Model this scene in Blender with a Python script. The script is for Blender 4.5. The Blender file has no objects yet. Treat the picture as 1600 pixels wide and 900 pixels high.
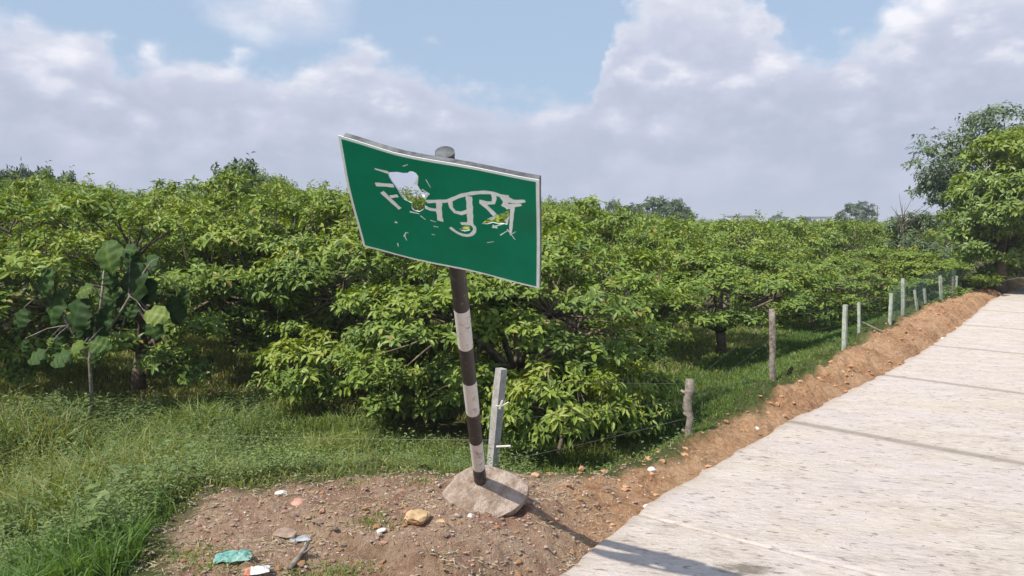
import bpy, math, random
import numpy as np
from mathutils import Vector, Matrix
from mathutils.geometry import delaunay_2d_cdt
random.seed(7)
rng = np.random.default_rng(11)
SC = bpy.context.scene
COL = SC.collection
# ------------------------------------------------------------------ camera
FPX = 1268.0; PITCH = math.radians(4.73); CAMH = 1.7
cd = bpy.data.cameras.new('camera'); cam = bpy.data.objects.new('camera', cd); COL.objects.link(cam)
cam.location = (0, 0, CAMH); cam.rotation_euler = (math.pi/2-PITCH, 0, 0)
cd.sensor_width = 36; cd.lens = 36*FPX/1600; cd.clip_start = .05; cd.clip_end = 5000
SC.camera = cam
# ------------------------------------------------------------------ view
SC.view_settings.view_transform = 'Standard'; SC.view_settings.look = 'None'
SC.view_settings.exposure = 0.10; SC.view_settings.gamma = 1
SC.cycles.max_bounces = 8; SC.cycles.transparent_max_bounces = 12; SC.cycles.use_denoising = True
# ------------------------------------------------------------------ sun
SUNV = Vector((-.60, -.50, 1.0)).normalized()          # towards the sun
ELEV = math.asin(SUNV.z); AZ = math.atan2(SUNV.x, SUNV.y)
ld = bpy.data.lights.new('sun', 'SUN'); ld.energy = 5.0; ld.angle = math.radians(.6); ld.color = (1, .94, .82)
sun = bpy.data.objects.new('sun', ld); COL.objects.link(sun)
sun.rotation_euler = (-SUNV).to_track_quat('-Z', 'Y').to_euler(); sun.location = (-6, -6, 12)


# ------------------------------------------------------------------ node helper
class NT:
    def __init__(s, tree):
        s.t = tree; s.n = tree.nodes; s.l = tree.links
    def add(s, typ, **kw):
        n = s.n.new(typ)
        for k, v in kw.items():
            if k.startswith('i_'):
                key = k[2:]
                n.inputs[int(key) if key.isdigit() else key.replace('_', ' ')].default_value = v
            else: setattr(n, k, v)
        return n
    def link(s, a, b): s.l.new(a, b)
    def m(s, op, a, b=None, c=None, clamp=False):
        n = s.n.new('ShaderNodeMath'); n.operation = op; n.use_clamp = clamp
        for i, v in enumerate((a, b, c)):
            if v is None: continue
            if isinstance(v, (int, float)): n.inputs[i].default_value = v
            else: s.l.new(v, n.inputs[i])
        return n.outputs[0]
    def mix(s, f, a, b, blend='MIX'):
        n = s.n.new('ShaderNodeMix'); n.data_type = 'RGBA'; n.blend_type = blend
        for i, v in ((0, f), (6, a), (7, b)):
            if isinstance(v, (int, float)): n.inputs[i].default_value = v
            elif isinstance(v, tuple): n.inputs[i].default_value = (*v[:3], 1)
            else: s.l.new(v, n.inputs[i])
        return n.outputs[2]
    def smooth(s, v, a, b, lo=0., hi=1.):
        n = s.n.new('ShaderNodeMapRange'); n.interpolation_type = 'SMOOTHSTEP'
        n.inputs[1].default_value = a; n.inputs[2].default_value = b; n.inputs[3].default_value = lo; n.inputs[4].default_value = hi
        s.l.new(v, n.inputs[0]); return n.outputs[0]
    def noise(s, vec, scale, detail=4, rough=.55, dist=0., out=0):
        n = s.n.new('ShaderNodeTexNoise'); n.inputs['Scale'].default_value = scale; n.inputs['Detail'].default_value = detail
        n.inputs['Roughness'].default_value = rough; n.inputs['Distortion'].default_value = dist
        if vec is not None: s.l.new(vec, n.inputs['Vector'])
        return n.outputs[out]
    def mapping(s, vec, scale=(1, 1, 1), rot=(0, 0, 0), loc=(0, 0, 0)):
        n = s.n.new('ShaderNodeMapping'); n.inputs['Scale'].default_value = scale; n.inputs['Rotation'].default_value = rot
        n.inputs['Location'].default_value = loc; s.l.new(vec, n.inputs['Vector']); return n.outputs[0]
    def ramp(s, v, stops, interp='LINEAR'):
        n = s.n.new('ShaderNodeValToRGB'); cr = n.color_ramp; cr.interpolation = interp
        while len(cr.elements) < len(stops): cr.elements.new(.5)
        for e, (p, c) in zip(cr.elements, stops): e.position = p; e.color = (*c, 1) if len(c) == 3 else c
        s.l.new(v, n.inputs[0]); return n.outputs[0]


# ------------------------------------------------------------------ sky
W = bpy.data.worlds.new('World'); SC.world = W; W.use_nodes = True
w = NT(W.node_tree); w.n.clear()
SKYK = .1
out = w.add('ShaderNodeOutputWorld'); bg = w.add('ShaderNodeBackground'); bg.inputs[1].default_value = SKYK
w.link(bg.outputs[0], out.inputs[0])
sky = w.add('ShaderNodeTexSky', sky_type='NISHITA', sun_disc=False, sun_elevation=ELEV, sun_rotation=AZ, altitude=200, air_density=1.3, dust_density=1.5, ozone_density=1.5)
tc = w.add('ShaderNodeTexCoord'); D = tc.outputs['Generated']
sp = w.add('ShaderNodeSeparateXYZ'); w.link(D, sp.inputs[0])
az = w.m('ARCTAN2', sp.outputs[0], sp.outputs[1]); el = w.m('ARCSINE', sp.outputs[2])


def pxaz(x, y):
    d = Vector(((x-800)/FPX, math.cos(PITCH)+(450-y)/FPX*math.sin(PITCH), -math.sin(PITCH)+(450-y)/FPX*math.cos(PITCH))).normalized()
    return math.atan2(d.x, d.y), math.asin(d.z)


# cumulus tops as elevation against bearing, all the way round
tops = [(0, 22), (50, 4), (112, 14), (150, 38), (200, 76), (262, 84), (330, 92), (385, 84), (425, 106), (480, 97), (535, 88), (562, 62), (598, 68), (622, 92),
        (655, 84), (705, 108), (752, 140), (800, 152), (860, 168), (905, 158), (932, 125), (945, 80), (962, 30), (1000, -20), (1100, -45), (1180, -30), (1212, 20), (1235, 66), (1268, 84), (1310, 62), (1375, 20), (1430, -25), (1600, -70)]
fc = w.add('ShaderNodeFloatCurve'); cv = fc.mapping.curves[0]
AZR = math.pi; ER = .6
pts = [((a/AZR+1)/2, e/ER) for a, e in (pxaz(*t) for t in tops)]
pts = [(0, .5), (.08, .62), (.15, .5), (.22, .66), (.28, .48), (.34, .55), (.38, .5)] + pts + [(.62, .55), (.67, .48), (.74, .62), (.8, .5), (.88, .6), (.94, .52), (1, .5)]
while len(cv.points) < len(pts): cv.points.new(.5, .5)
for p, (a, b) in zip(cv.points, sorted(pts)): p.location = (a, b); p.handle_type = 'AUTO'
fc.mapping.update()
azw = w.m('ADD', az, w.m('ADD', w.m('MULTIPLY_ADD', w.noise(D, 11, 5, .6), .10, -.05), w.m('MULTIPLY_ADD', w.noise(D, 38, 4, .6), .03, -.015)))
w.link(w.m('MULTIPLY_ADD', azw, .5/AZR, .5), fc.inputs['Value'])
top = w.m('MULTIPLY', fc.outputs[0], ER)
dv = w.mapping(D, (1, 1, 1.6))
n1 = w.noise(dv, 9, 7, .58); n2 = w.noise(dv, 30, 5, .6)
vo = w.add('ShaderNodeTexVoronoi', feature='SMOOTH_F1'); vo.inputs['Scale'].default_value = 17; vo.inputs['Smoothness'].default_value = .6
warp = w.add('ShaderNodeVectorMath', operation='MULTIPLY_ADD'); nz = w.noise(dv, 14, 4, .5, out=1)
w.link(nz, warp.inputs[0]); warp.inputs[1].default_value = (.08, .08, .08); w.link(dv, warp.inputs[2]); w.link(warp.outputs[0], vo.inputs['Vector'])
bil = w.m('SUBTRACT', .45, vo.outputs['Distance'])
h = w.m('ADD', w.m('SUBTRACT', top, el), w.m('ADD', w.m('MULTIPLY_ADD', n1, .09, -.045), w.m('MULTIPLY_ADD', bil, .05, w.m('MULTIPLY_ADD', n2, .045, -.022))))
cl = w.smooth(h, -.010, .030)
# veil puff in the blue and scattered cloud overhead
pa, pe = pxaz(445, 18)
da = w.m('DIVIDE', w.m('SUBTRACT', az, pa), .085); de = w.m('DIVIDE', w.m('SUBTRACT', el, pe), .042)
r2 = w.m('ADD', w.m('MULTIPLY', da, da), w.m('MULTIPLY', de, de))
puff = w.smooth(w.m('ADD', w.m('SUBTRACT', 1.0, r2), w.m('MULTIPLY_ADD', n1, 2.4, -1.2)), -.3, 1.3, 0, .85)
up = w.m('MULTIPLY', w.smooth(w.noise(dv, 3.2, 6, .6), .50, .62), w.smooth(el, .33, .55))
mask = w.m('MAXIMUM', w.m('MAXIMUM', cl, puff), up)
# shading inside the cloud: white towards its top edge, lilac grey towards the horizon
edge = w.smooth(w.m('ADD', h, w.m('MULTIPLY_ADD', n2, .06, -.03)), .0, .06, 1, 0)
n3 = w.noise(w.mapping(D, (1, 1, 2.6), loc=(3, 1, 2)), 5.5, 6, .6)
tex = w.smooth(w.m('ADD', w.m('MULTIPLY', n3, .75), w.m('MULTIPLY', bil, .35)), .30, .56)
tex = w.m('ADD', w.m('MULTIPLY', tex, .8), w.smooth(n2, .4, .65, 0, .22))
f = w.m('ADD', w.m('ADD', w.m('MULTIPLY', edge, .38), w.smooth(el, .09, .26, 0, .28)), w.m('MULTIPLY', tex, w.smooth(el, .0, .2, .22, .85)), clamp=True)
k = 1/SKYK
ccol = w.ramp(f, [(0, (.465*k, .51*k, .645*k)), (.4, (.575*k, .61*k, .74*k)), (1, (.88*k, .88*k, .94*k))])
blue = w.mix(.75, sky.outputs[0], (.44*k, .575*k, .785*k))
colr = w.mix(mask, blue, ccol)
colr = w.mix(w.smooth(el, 0, .05, .45, 0), colr, (.49*k, .53*k, .68*k))
w.link(colr, bg.inputs[0])


# ------------------------------------------------------------------ projection helpers (photo point -> place in the world)
def ray(x, y):
    return np.array([(x-800)/FPX, math.cos(PITCH)+(450-y)/FPX*math.sin(PITCH), -math.sin(PITCH)+(450-y)/FPX*math.cos(PITCH)])
def at_z(x, y, z=0.):
    r = ray(x, y); t = (z-CAMH)/r[2]; return np.array([r[0]*t, r[1]*t, z])
def at_y(x, y, Y):
    r = ray(x, y); t = Y/r[1]; return np.array([r[0]*t, Y, CAMH+r[2]*t])


# ------------------------------------------------------------------ noise
def _h(ix, iy, s):
    n = (ix*374761393+iy*668265263+s*1274126177) & 0xffffffff
    n = ((n ^ (n >> 13))*1274126177) & 0xffffffff
    return ((n ^ (n >> 16)) & 0xffff)/65535.
def vn(x, y, s=0):
    ix = np.floor(x).astype(np.int64); iy = np.floor(y).astype(np.int64); fx = x-ix; fy = y-iy
    fx = fx*fx*(3-2*fx); fy = fy*fy*(3-2*fy)
    return (_h(ix, iy, s)*(1-fx)+_h(ix+1, iy, s)*fx)*(1-fy)+(_h(ix, iy+1, s)*(1-fx)+_h(ix+1, iy+1, s)*fx)*fy
def fbm(x, y, o=4, s=0, g=.5):
    r = 0; a = 1; t = 0
    for i in range(o): r = r+a*vn(x*2**i+17*i, y*2**i-9*i, s+i); t += a; a *= g
    return r/t
def sst(v, a, b):
    t = np.clip((v-a)/(b-a), 0, 1); return t*t*(3-2*t)


# ------------------------------------------------------------------ mesh helpers
def link(name, me, mats, parent=None):
    o = bpy.data.objects.new(name, me); COL.objects.link(o)
    for mt in (mats if isinstance(mats, (list, tuple)) else [mats]):
        if mt: me.materials.append(mt)
    if parent: o.parent = parent
    return o
def np_mesh(name, V, F, mats, parent=None, smooth=False, attrs=None, mi=None):
    """F: list of int arrays (n,k)"""
    me = bpy.data.meshes.new(name); V = np.asarray(V, np.float32)
    me.vertices.add(len(V)); me.vertices.foreach_set('co', V.ravel())
    F = [np.asarray(f, np.int32) for f in F if len(f)]
    loops = np.concatenate([f.ravel() for f in F]); sizes = np.concatenate([np.full(len(f), f.shape[1], np.int32) for f in F])
    me.loops.add(len(loops)); me.loops.foreach_set('vertex_index', loops)
    me.polygons.add(len(sizes)); me.polygons.foreach_set('loop_start', np.concatenate([[0], np.cumsum(sizes)[:-1]]).astype(np.int32))
    me.polygons.foreach_set('loop_total', sizes)
    me.polygons.foreach_set('use_smooth', np.full(len(sizes), smooth))
    if mi is not None: me.polygons.foreach_set('material_index', np.asarray(mi, np.int32))
    for k, v in (attrs or {}).items():
        a = me.attributes.new(k, 'FLOAT', 'POINT'); a.data.foreach_set('value', np.asarray(v, np.float32))
    me.update(calc_edges=True); me.validate()
    return link(name, me, mats, parent)
def tag(o, label=None, cat=None, group=None, kind=None):
    for k, v in (('label', label), ('category', cat), ('group', group), ('kind', kind)):
        if v: o[k] = v
    return o
def empty(name, loc, label=None, cat=None, group=None):
    o = bpy.data.objects.new(name, None); COL.objects.link(o); o.location = loc; o.empty_display_size = .1
    return tag(o, label, cat, group)
def tube(path, rad, n=7, cap=True):
    """path (k,3), rad (k,) -> V, quads, tris"""
    P = np.asarray(path, float); k = len(P); R = np.broadcast_to(rad, (k,)); V = []
    T = np.gradient(P, axis=0); T /= np.linalg.norm(T, axis=1)[:, None]+1e-9
    a = np.array([0, 0, 1.]) if abs(T[0, 2]) < .9 else np.array([1., 0, 0])
    u = np.cross(T[0], a); u /= np.linalg.norm(u)
    th = np.arange(n)*2*math.pi/n
    for i in range(k):
        u = u-T[i]*(u@T[i]); u /= np.linalg.norm(u)+1e-9; v = np.cross(T[i], u)
        V.append(P[i]+R[i]*(np.cos(th)[:, None]*u+np.sin(th)[:, None]*v))
    V = np.concatenate(V); Q = []
    for i in range(k-1):
        for j in range(n): Q.append((i*n+j, i*n+(j+1) % n, (i+1)*n+(j+1) % n, (i+1)*n+j))
    Tr = []
    if cap:
        V = np.concatenate([V, [P[0]], [P[-1]]]); c = k*n
        for j in range(n): Tr.append((c, (j+1) % n, j)); Tr.append((c+1, (k-1)*n+j, (k-1)*n+(j+1) % n))
    return V, np.array(Q), np.array(Tr).reshape(-1, 3)
class Acc:
    def __init__(s): s.V = []; s.Q = []; s.T = []; s.n = 0; s.A = []
    def add(s, V, Q=None, T=None, a=0.):
        V = np.asarray(V, float)
        if Q is not None and len(Q): s.Q.append(np.asarray(Q)+s.n)
        if T is not None and len(T): s.T.append(np.asarray(T)+s.n)
        s.V.append(V); s.A.append(np.broadcast_to(a, (len(V),))); s.n += len(V)
    def box(s, lo, hi, a=0.):
        x0, y0, z0 = lo; x1, y1, z1 = hi
        V = [(x0, y0, z0), (x1, y0, z0), (x1, y1, z0), (x0, y1, z0), (x0, y0, z1), (x1, y0, z1), (x1, y1, z1), (x0, y1, z1)]
        s.add(V, [(0, 3, 2, 1), (4, 5, 6, 7), (0, 1, 5, 4), (1, 2, 6, 5), (2, 3, 7, 6), (3, 0, 4, 7)], a=a)
    def build(s, name, mats, parent=None, smooth=False, attr=None):
        F = []
        if s.Q: F.append(np.concatenate(s.Q))
        if s.T: F.append(np.concatenate(s.T))
        return np_mesh(name, np.concatenate(s.V), F, mats, parent, smooth, {attr: np.concatenate(s.A)} if attr else None)
def nrm(a): return a/(np.linalg.norm(a, axis=-1, keepdims=True)+1e-9)


# ------------------------------------------------------------------ materials
def newmat(name):
    m = bpy.data.materials.new(name); m.use_nodes = True; t = NT(m.node_tree); t.n.clear()
    o = t.add('ShaderNodeOutputMaterial'); p = t.add('ShaderNodeBsdfPrincipled'); t.link(p.outputs[0], o.inputs[0])
    return m, t, p, o
def simple(name, c1, c2, scale=8, rough=.8, bump=.0, bscale=None, detail=5, spec=.3, metal=0., dist=.01):
    m, t, p, o = newmat(name); co = t.add('ShaderNodeTexCoord').outputs['Object']
    f = t.smooth(t.noise(co, scale, detail, .6), .35, .65)
    t.link(t.mix(f, c1, c2), p.inputs['Base Color']); p.inputs['Roughness'].default_value = rough
    p.inputs['Specular IOR Level'].default_value = spec; p.inputs['Metallic'].default_value = metal
    if bump:
        b = t.add('ShaderNodeBump'); b.inputs['Strength'].default_value = bump; b.inputs['Distance'].default_value = dist
        t.link(t.noise(co, bscale or scale*4, 6, .65), b.inputs['Height']); t.link(b.outputs[0], p.inputs['Normal'])
    return m
def leafmat(name, stops, under=(.16, .22, .09), trans=.22, rough=.42, spec=.45):
    m, t, p, o = newmat(name)
    a = t.add('ShaderNodeAttribute', attribute_name='tint').outputs['Fac']
    c = t.ramp(a, stops)
    g = t.add('ShaderNodeNewGeometry'); co = t.add('ShaderNodeTexCoord').outputs['Object']
    c = t.mix(.35, c, t.ramp(t.noise(co, 25, 2), [(.3, (.25, .25, .25)), (.7, (.75, .75, .75))]), 'OVERLAY')
    c2 = t.mix(g.outputs['Backfacing'], c, t.mix(.45, c, under))
    t.link(c2, p.inputs['Base Color']); p.inputs['Roughness'].default_value = rough; p.inputs['Specular IOR Level'].default_value = spec
    tr = t.add('ShaderNodeBsdfTranslucent'); t.link(t.mix(1., c, (1.4, 1.35, .3), 'MULTIPLY'), tr.inputs[0])
    mx = t.add('ShaderNodeMixShader'); mx.inputs[0].default_value = trans
    t.link(p.outputs[0], mx.inputs[1]); t.link(tr.outputs[0], mx.inputs[2]); t.link(mx.outputs[0], o.inputs[0])
    return m
M = {}
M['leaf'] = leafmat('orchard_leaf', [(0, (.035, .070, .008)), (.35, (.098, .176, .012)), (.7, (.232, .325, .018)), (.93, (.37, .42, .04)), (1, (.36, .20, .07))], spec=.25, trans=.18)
M['leaf_big'] = leafmat('roadside_leaf', [(0, (.05, .10, .02)), (.5, (.16, .25, .03)), (1, (.31, .38, .04))])
M['leaf_grey'] = leafmat('greyish_leaf', [(0, (.045, .08, .045)), (.5, (.085, .14, .075)), (1, (.13, .19, .10))], trans=.2)
M['leaf_far'] = leafmat('far_leaf', [(0, (.025, .055, .035)), (.5, (.05, .095, .055)), (1, (.08, .13, .07))], trans=.15)
M['grass'] = leafmat('grass_blade', [(0, (.065, .12, .02)), (.45, (.15, .22, .04)), (.8, (.28, .32, .085)), (1, (.42, .36, .19))], under=(.15, .22, .08), trans=.35, rough=.5)
M['lush'] = leafmat('lush_grass', [(0, (.05, .11, .02)), (.6, (.12, .215, .035)), (1, (.21, .30, .06))], under=(.13, .22, .07), trans=.35, rough=.5)
M['weed'] = leafmat('weed_leaf', [(0, (.06, .10, .03)), (.5, (.14, .20, .055)), (1, (.27, .33, .10))], trans=.25, rough=.6)
M['teak'] = leafmat('broad_leaf', [(0, (.018, .042, .010)), (.4, (.05, .10, .025)), (.7, (.15, .21, .03)), (1, (.30, .37, .16))], under=(.14, .2, .1), trans=.22, rough=.6, spec=.2)
M['bark'] = simple('bark', (.10, .075, .055), (.20, .16, .125), 14, .95, .8, 30)
M['stake'] = simple('weathered_wood', (.15, .125, .10), (.33, .29, .25), 22, .9, .7, 50)
M['post'] = simple('concrete_post', (.30, .285, .27), (.44, .42, .40), 16, .9, .4, 60)
M['limepost'] = simple('lime_washed_post', (.30, .35, .28), (.46, .50, .42), 14, .85, .3, 50)
M['wire'] = simple('wire', (.10, .09, .08), (.2, .18, .16), 30, .6, metal=.6)
M['net'] = simple('green_net', (.06, .12, .09), (.09, .16, .12), 30, .8)
M['concrete'] = simple('footing_concrete', (.30, .215, .165), (.52, .42, .355), 13, .92, 1., 38, dist=.03, detail=9)
M['stone'] = simple('rubble_stone', (.25, .17, .13), (.42, .33, .27), 12, .92, .8, 40)
M['brick'] = simple('brick_scrap', (.42, .21, .15), (.52, .32, .25), 18, .92, .7, 60)
M['pale'] = simple('pale_stone', (.55, .51, .46), (.75, .72, .68), 14, .85, .5, 50)
M['ochre'] = simple('ochre_rock', (.42, .27, .14), (.60, .42, .25), 14, .92, .8, 45)
M['clod'] = simple('dirt_clod', (.34, .175, .09), (.58, .34, .19), 20, 1, .8, 60)
M['teal'] = simple('teal_plastic', (.08, .26, .23), (.28, .46, .40), 22, .5, .4, 30)
M['whitepl'] = simple('white_plastic', (.6, .6, .6), (.8, .8, .8), 9, .45, .3, 30)
M['red'] = simple('red_scrap', (.42, .16, .10), (.5, .26, .16), 20, .6)
M['straw'] = simple('dry_straw', (.30, .26, .15), (.46, .40, .25), 20, .9)
M['wall'] = simple('pale_render', (.55, .54, .52), (.66, .65, .63), 2, .9)
M['roofm'] = simple('grey_roof', (.22, .22, .23), (.3, .3, .31), 2, .9)
M['glass'] = simple('dark_window', (.04, .05, .06), (.06, .07, .08), 2, .3)

# ------------------------------------------------------------------ terrain layout
EDGE = np.array([(-6.5, -9), (-2.6, -1.2), (-.75, 2.1), (-.12, 3.2), (.25, 3.81), (.75, 4.63), (1.437, 5.57), (2.406, 6.817), (4.45, 9.30), (7.15, 12.9), (10.8, 18.0), (13.6, 21.3), (18.5, 26.2), (26, 32), (42, 40), (80, 52), (200, 80)], float)
def densify(P, step):
    out = [P[0]]
    # Catmull-Rom
    for i in range(len(P)-1):
        p0 = P[max(i-1, 0)]; p1 = P[i]; p2 = P[i+1]; p3 = P[min(i+2, len(P)-1)]
        n = max(1, int(np.linalg.norm(p2-p1)/step))
        m1 = (p2-p0)/2; m2 = (p3-p1)/2
        l = np.linalg.norm(p2-p1); m1 = m1/(np.linalg.norm(m1)+1e-9)*l; m2 = m2/(np.linalg.norm(m2)+1e-9)*l
        for j in range(1, n+1):
            t = j/n; out.append((2*t**3-3*t**2+1)*p1+(t**3-2*t**2+t)*m1+(-2*t**3+3*t**2)*p2+(t**3-t**2)*m2)
    return np.array(out)
def sdist(P, x, y):
    """signed distance to polyline (+ on the left of travel) and arc position"""
    best = np.full(x.shape, 1e9); sg = np.zeros(x.shape); arc = np.zeros(x.shape); L = 0
    for a, b in zip(P[:-1], P[1:]):
        d = b-a; l = np.hypot(*d); t = np.clip(((x-a[0])*d[0]+(y-a[1])*d[1])/l**2, 0, 1)
        dx = x-a[0]-t*d[0]; dy = y-a[1]-t*d[1]; q = dx*dx+dy*dy; m = q < best-1e-12
        best = np.where(m, q, best); sg = np.where(m, np.sign(d[0]*dy-d[1]*dx), sg); arc = np.where(m, L+t*l, arc); L += l
    return np.sqrt(best)*sg, arc
EDGEs = densify(EDGE, .9)
BP = [(235, 905, .08), (262, 830, .1), (330, 778, .12), (450, 758, .14), (580, 742, .15), (690, 748, .14), (830, 742, .1), (900, 742, .08), (960, 735, .06), (1020, 716, .05), (1080, 692, .04), (1130, 662, .04), (1180, 640, .08),
      (1210, 612, .05), (1290, 577, .06), (1335, 545, .07), (1400, 506, .09), (1450, 482, .08), (1530, 457, .06)]
BND = np.array([(-6.2, 0), (-3.4, 2.2), (-1.9, 3.2)]+[tuple(at_z(*p)[:2]) for p in BP]+[(15, 23.6), (19, 27.4), (26.2, 33), (42, 41), (80, 53), (200, 81)])
HC = [(-8, .05), (0, .1)]
_, BARC = sdist(BND, BND[:, 0], BND[:, 1])
BH = np.array([.02, .04, .06]+[p[2] for p in BP]+[.08, .05, .05, .05, .05, .05])
def crest(arc): return np.interp(arc, BARC, BH)
def terrain(x, y, detail=True):
    x = np.asarray(x, float); y = np.asarray(y, float)
    e, _ = sdist(EDGEs, x, y); d, arc = sdist(BND, x, y); c = crest(arc)
    n = fbm(x*.8, y*.8, 3, 5)-.5
    dirt = np.where(e > 0, -.03+(c+.03)*sst(e, .02, .38), -.05)
    # low ridge of spoil along the far verge
    wid = np.maximum(e-d, .05); mid = np.clip(e/wid, 0, 1)
    ridge = .03*np.sin(math.pi*mid)*sst(arc, np.interp(13, [0, 13], [0, BARC[13]])*0+BARC[12], BARC[16])*(d < 0)*(y < 25)
    z = dirt+ridge
    steep = sst(x, -.6, .2)*sst(-y, -8.5, -7); low = c-(c+.45)*sst(d, .0, 1.7-.95*steep)
    z = np.where(d > 0, low, z)
    z = np.where(e < -4.6, -.05-.35*sst(-e, 4.7, 7), z)
    far = np.hypot(x, y)
    z = z+(n*.12+np.maximum(fbm(x*1.15, y*1.15, 3, 25)-.45, 0)*.8*sst(-x, .2, 1.6)*sst(d, .3, 1.2)*sst(-y, -8.6, -7.4))*sst(d, .3, 2.)*(d > 0)*(far < 60)
    if detail:
        m = (e > .0)*sst(e, 0, .15)*(d < .3)*(far < 26)
        z = z+m*((fbm(x*3.1, y*3.1, 4, 21, .6)-.5)*.11+np.maximum(fbm(x*9, y*9, 3, 33, .6)-.5, 0)*.15+(fbm(x*16, y*16, 2, 35, .6)-.5)*.022)
        m2 = m*sst(arc, BARC[13], BARC[15])
        z = z+m2*((np.abs(fbm(x*2.1+3, y*2.1, 5, 41, .7)-.5))*.22+np.maximum(fbm(x*5, y*5, 4, 43, .65)-.5, -.05)*.22)
    return z, e, d
def hz(x, y): return float(terrain(np.array([x]), np.array([y]))[0][0])

def axis(segs):
    out = []
    for a, b, s in segs: out += list(np.arange(a, b, s))
    return np.array(out)
def geo(a, b, n): return list(np.geomspace(a, b, n))
gx = np.unique(np.round(np.concatenate([-np.array(geo(12, 1500, 26)), axis([(-12, -2.6, .14), (-2.6, 4.2, .032), (4.2, 9.5, .07), (9.5, 15, .09)]), np.array(geo(15, 1500, 34))]), 4))
gy = np.unique(np.round(np.concatenate([-np.array(geo(1, 300, 12)), axis([(-1, 2.9, .2), (2.9, 6.4, .03), (6.4, 10, .055), (10, 19, .1), (19, 34, .5)]), np.array(geo(34, 2200, 26))]), 4))
GX, GY = np.meshgrid(gx, gy); GZ, GE, GD = terrain(GX, GY)
ny, nx = GX.shape; idx = np.arange(nx*ny).reshape(ny, nx)
GQ = np.stack([idx[:-1, :-1], idx[:-1, 1:], idx[1:, 1:], idx[1:, :-1]], -1).reshape(-1, 4)
dirtmask = sst(-GD+(fbm(GX*2.3, GY*2.3, 4, 3)-.5)*.35, -.05, .12)*(GE > -.2)
brown = np.maximum(sst(fbm(GX*.35, GY*.35, 3, 77), .42, .62), sst(np.hypot((GX+4.6)/2.4, (GY-9.3)/.9), 1.3, .6))*sst(GD, 1.2, 2.2)
m, t, p, o = newmat('earth_and_turf')
co = t.add('ShaderNodeTexCoord').outputs['Object']
dm = t.add('ShaderNodeAttribute', attribute_name='dirt').outputs['Fac']; bm_ = t.add('ShaderNodeAttribute', attribute_name='brown').outputs['Fac']; rm = t.add('ShaderNodeAttribute', attribute_name='ridge').outputs['Fac']
n_a = t.noise(co, 1.6, 6, .6); n_b = t.noise(co, 22, 6, .7); n_c = t.noise(co, 90, 4, .7)
soil = t.ramp(t.m('ADD', t.m('MULTIPLY', n_a, .45), t.m('MULTIPLY', n_b, .55)), [(.34, (.18, .105, .07)), (.45, (.36, .225, .15)), (.55, (.48, .33, .23)), (.68, (.62, .47, .35))])
soil = t.mix(t.smooth(n_c, .58, .72), soil, (.50, .42, .36)); soil = t.mix(t.smooth(n_c, .40, .30), soil, (.09, .055, .04))
redd = t.ramp(t.m('ADD', t.m('MULTIPLY', n_a, .4), t.m('MULTIPLY', n_b, .6)), [(.35, (.27, .13, .065)), (.47, (.52, .295, .16)), (.60, (.68, .44, .265))])
soil = t.mix(t.smooth(t.noise(co, 2.3, 3), .54, .66, 0, .6), soil, t.mix(n_b, (.22, .10, .07), (.48, .27, .20)))
soil = t.mix(rm, soil, redd)
turf = t.ramp(t.m('ADD', t.m('MULTIPLY', n_a, .5), t.m('MULTIPLY', n_b, .5)), [(.35, (.05, .065, .022)), (.5, (.10, .12, .04)), (.65, (.16, .16, .065))])
turf = t.mix(t.m('MULTIPLY', bm_, t.smooth(n_b, .3, .7, .45, .9)), turf, (.20, .16, .085))
t.link(t.mix(dm, turf, soil), p.inputs['Base Color']); p.inputs['Roughness'].default_value = .97; p.inputs['Specular IOR Level'].default_value = .15
b = t.add('ShaderNodeBump'); b.inputs['Strength'].default_value = 1.; b.inputs['Distance'].default_value = .06
t.link(t.m('ADD', n_b, t.m('MULTIPLY', n_c, .45)), b.inputs['Height']); t.link(b.outputs[0], p.inputs['Normal'])
ridgeattr = sst(GX+(fbm(GX*2, GY*2, 3, 8)-.5)*.8, -.1, .7)*sst(GY, 3.7, 4.5)*.85
g = np_mesh('ground', np.stack([GX, GY, GZ], -1).reshape(-1, 3), [GQ], m, smooth=True, attrs={'dirt': dirtmask.ravel(), 'brown': brown.ravel(), 'ridge': ridgeattr.ravel()})
tag(g, kind='structure')

# ------------------------------------------------------------------ road of cast slabs
m, t, p, o = newmat('brushed_concrete')
co = t.add('ShaderNodeTexCoord').outputs['Object']
rot = t.mapping(co, rot=(0, 0, math.radians(18)))
st = t.noise(t.mapping(rot, (1., 2.2, 1)), 2.6, 8, .74, .3); st2 = t.noise(t.mapping(rot, (1, 2.6, 1)), 13, 6, .75, .2)
big = t.noise(co, .9, 4, .6); sm = t.noise(co, 60, 4, .7); pit = t.noise(t.mapping(rot, (1, 2.2, 1)), 12, 4, .6)
c = t.ramp(t.m('ADD', t.m('MULTIPLY', st, .5), t.m('MULTIPLY', st2, .5)), [(.35, (.27, .225, .19)), (.42, (.49, .42, .37)), (.50, (.60, .525, .47)), (.62, (.69, .62, .57))])
c = t.mix(t.smooth(big, .40, .66, 0, .35), c, (.66, .58, .61)); c = t.mix(t.smooth(t.noise(co, 1.7, 3), .5, .68, 0, .35), c, (.64, .55, .43))
c = t.mix(t.smooth(pit, .60, .655, 0, .7), c, (.20, .165, .13))
c = t.mix(t.smooth(sm, .62, .75, 0, .4), c, (.30, .27, .24))
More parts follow.
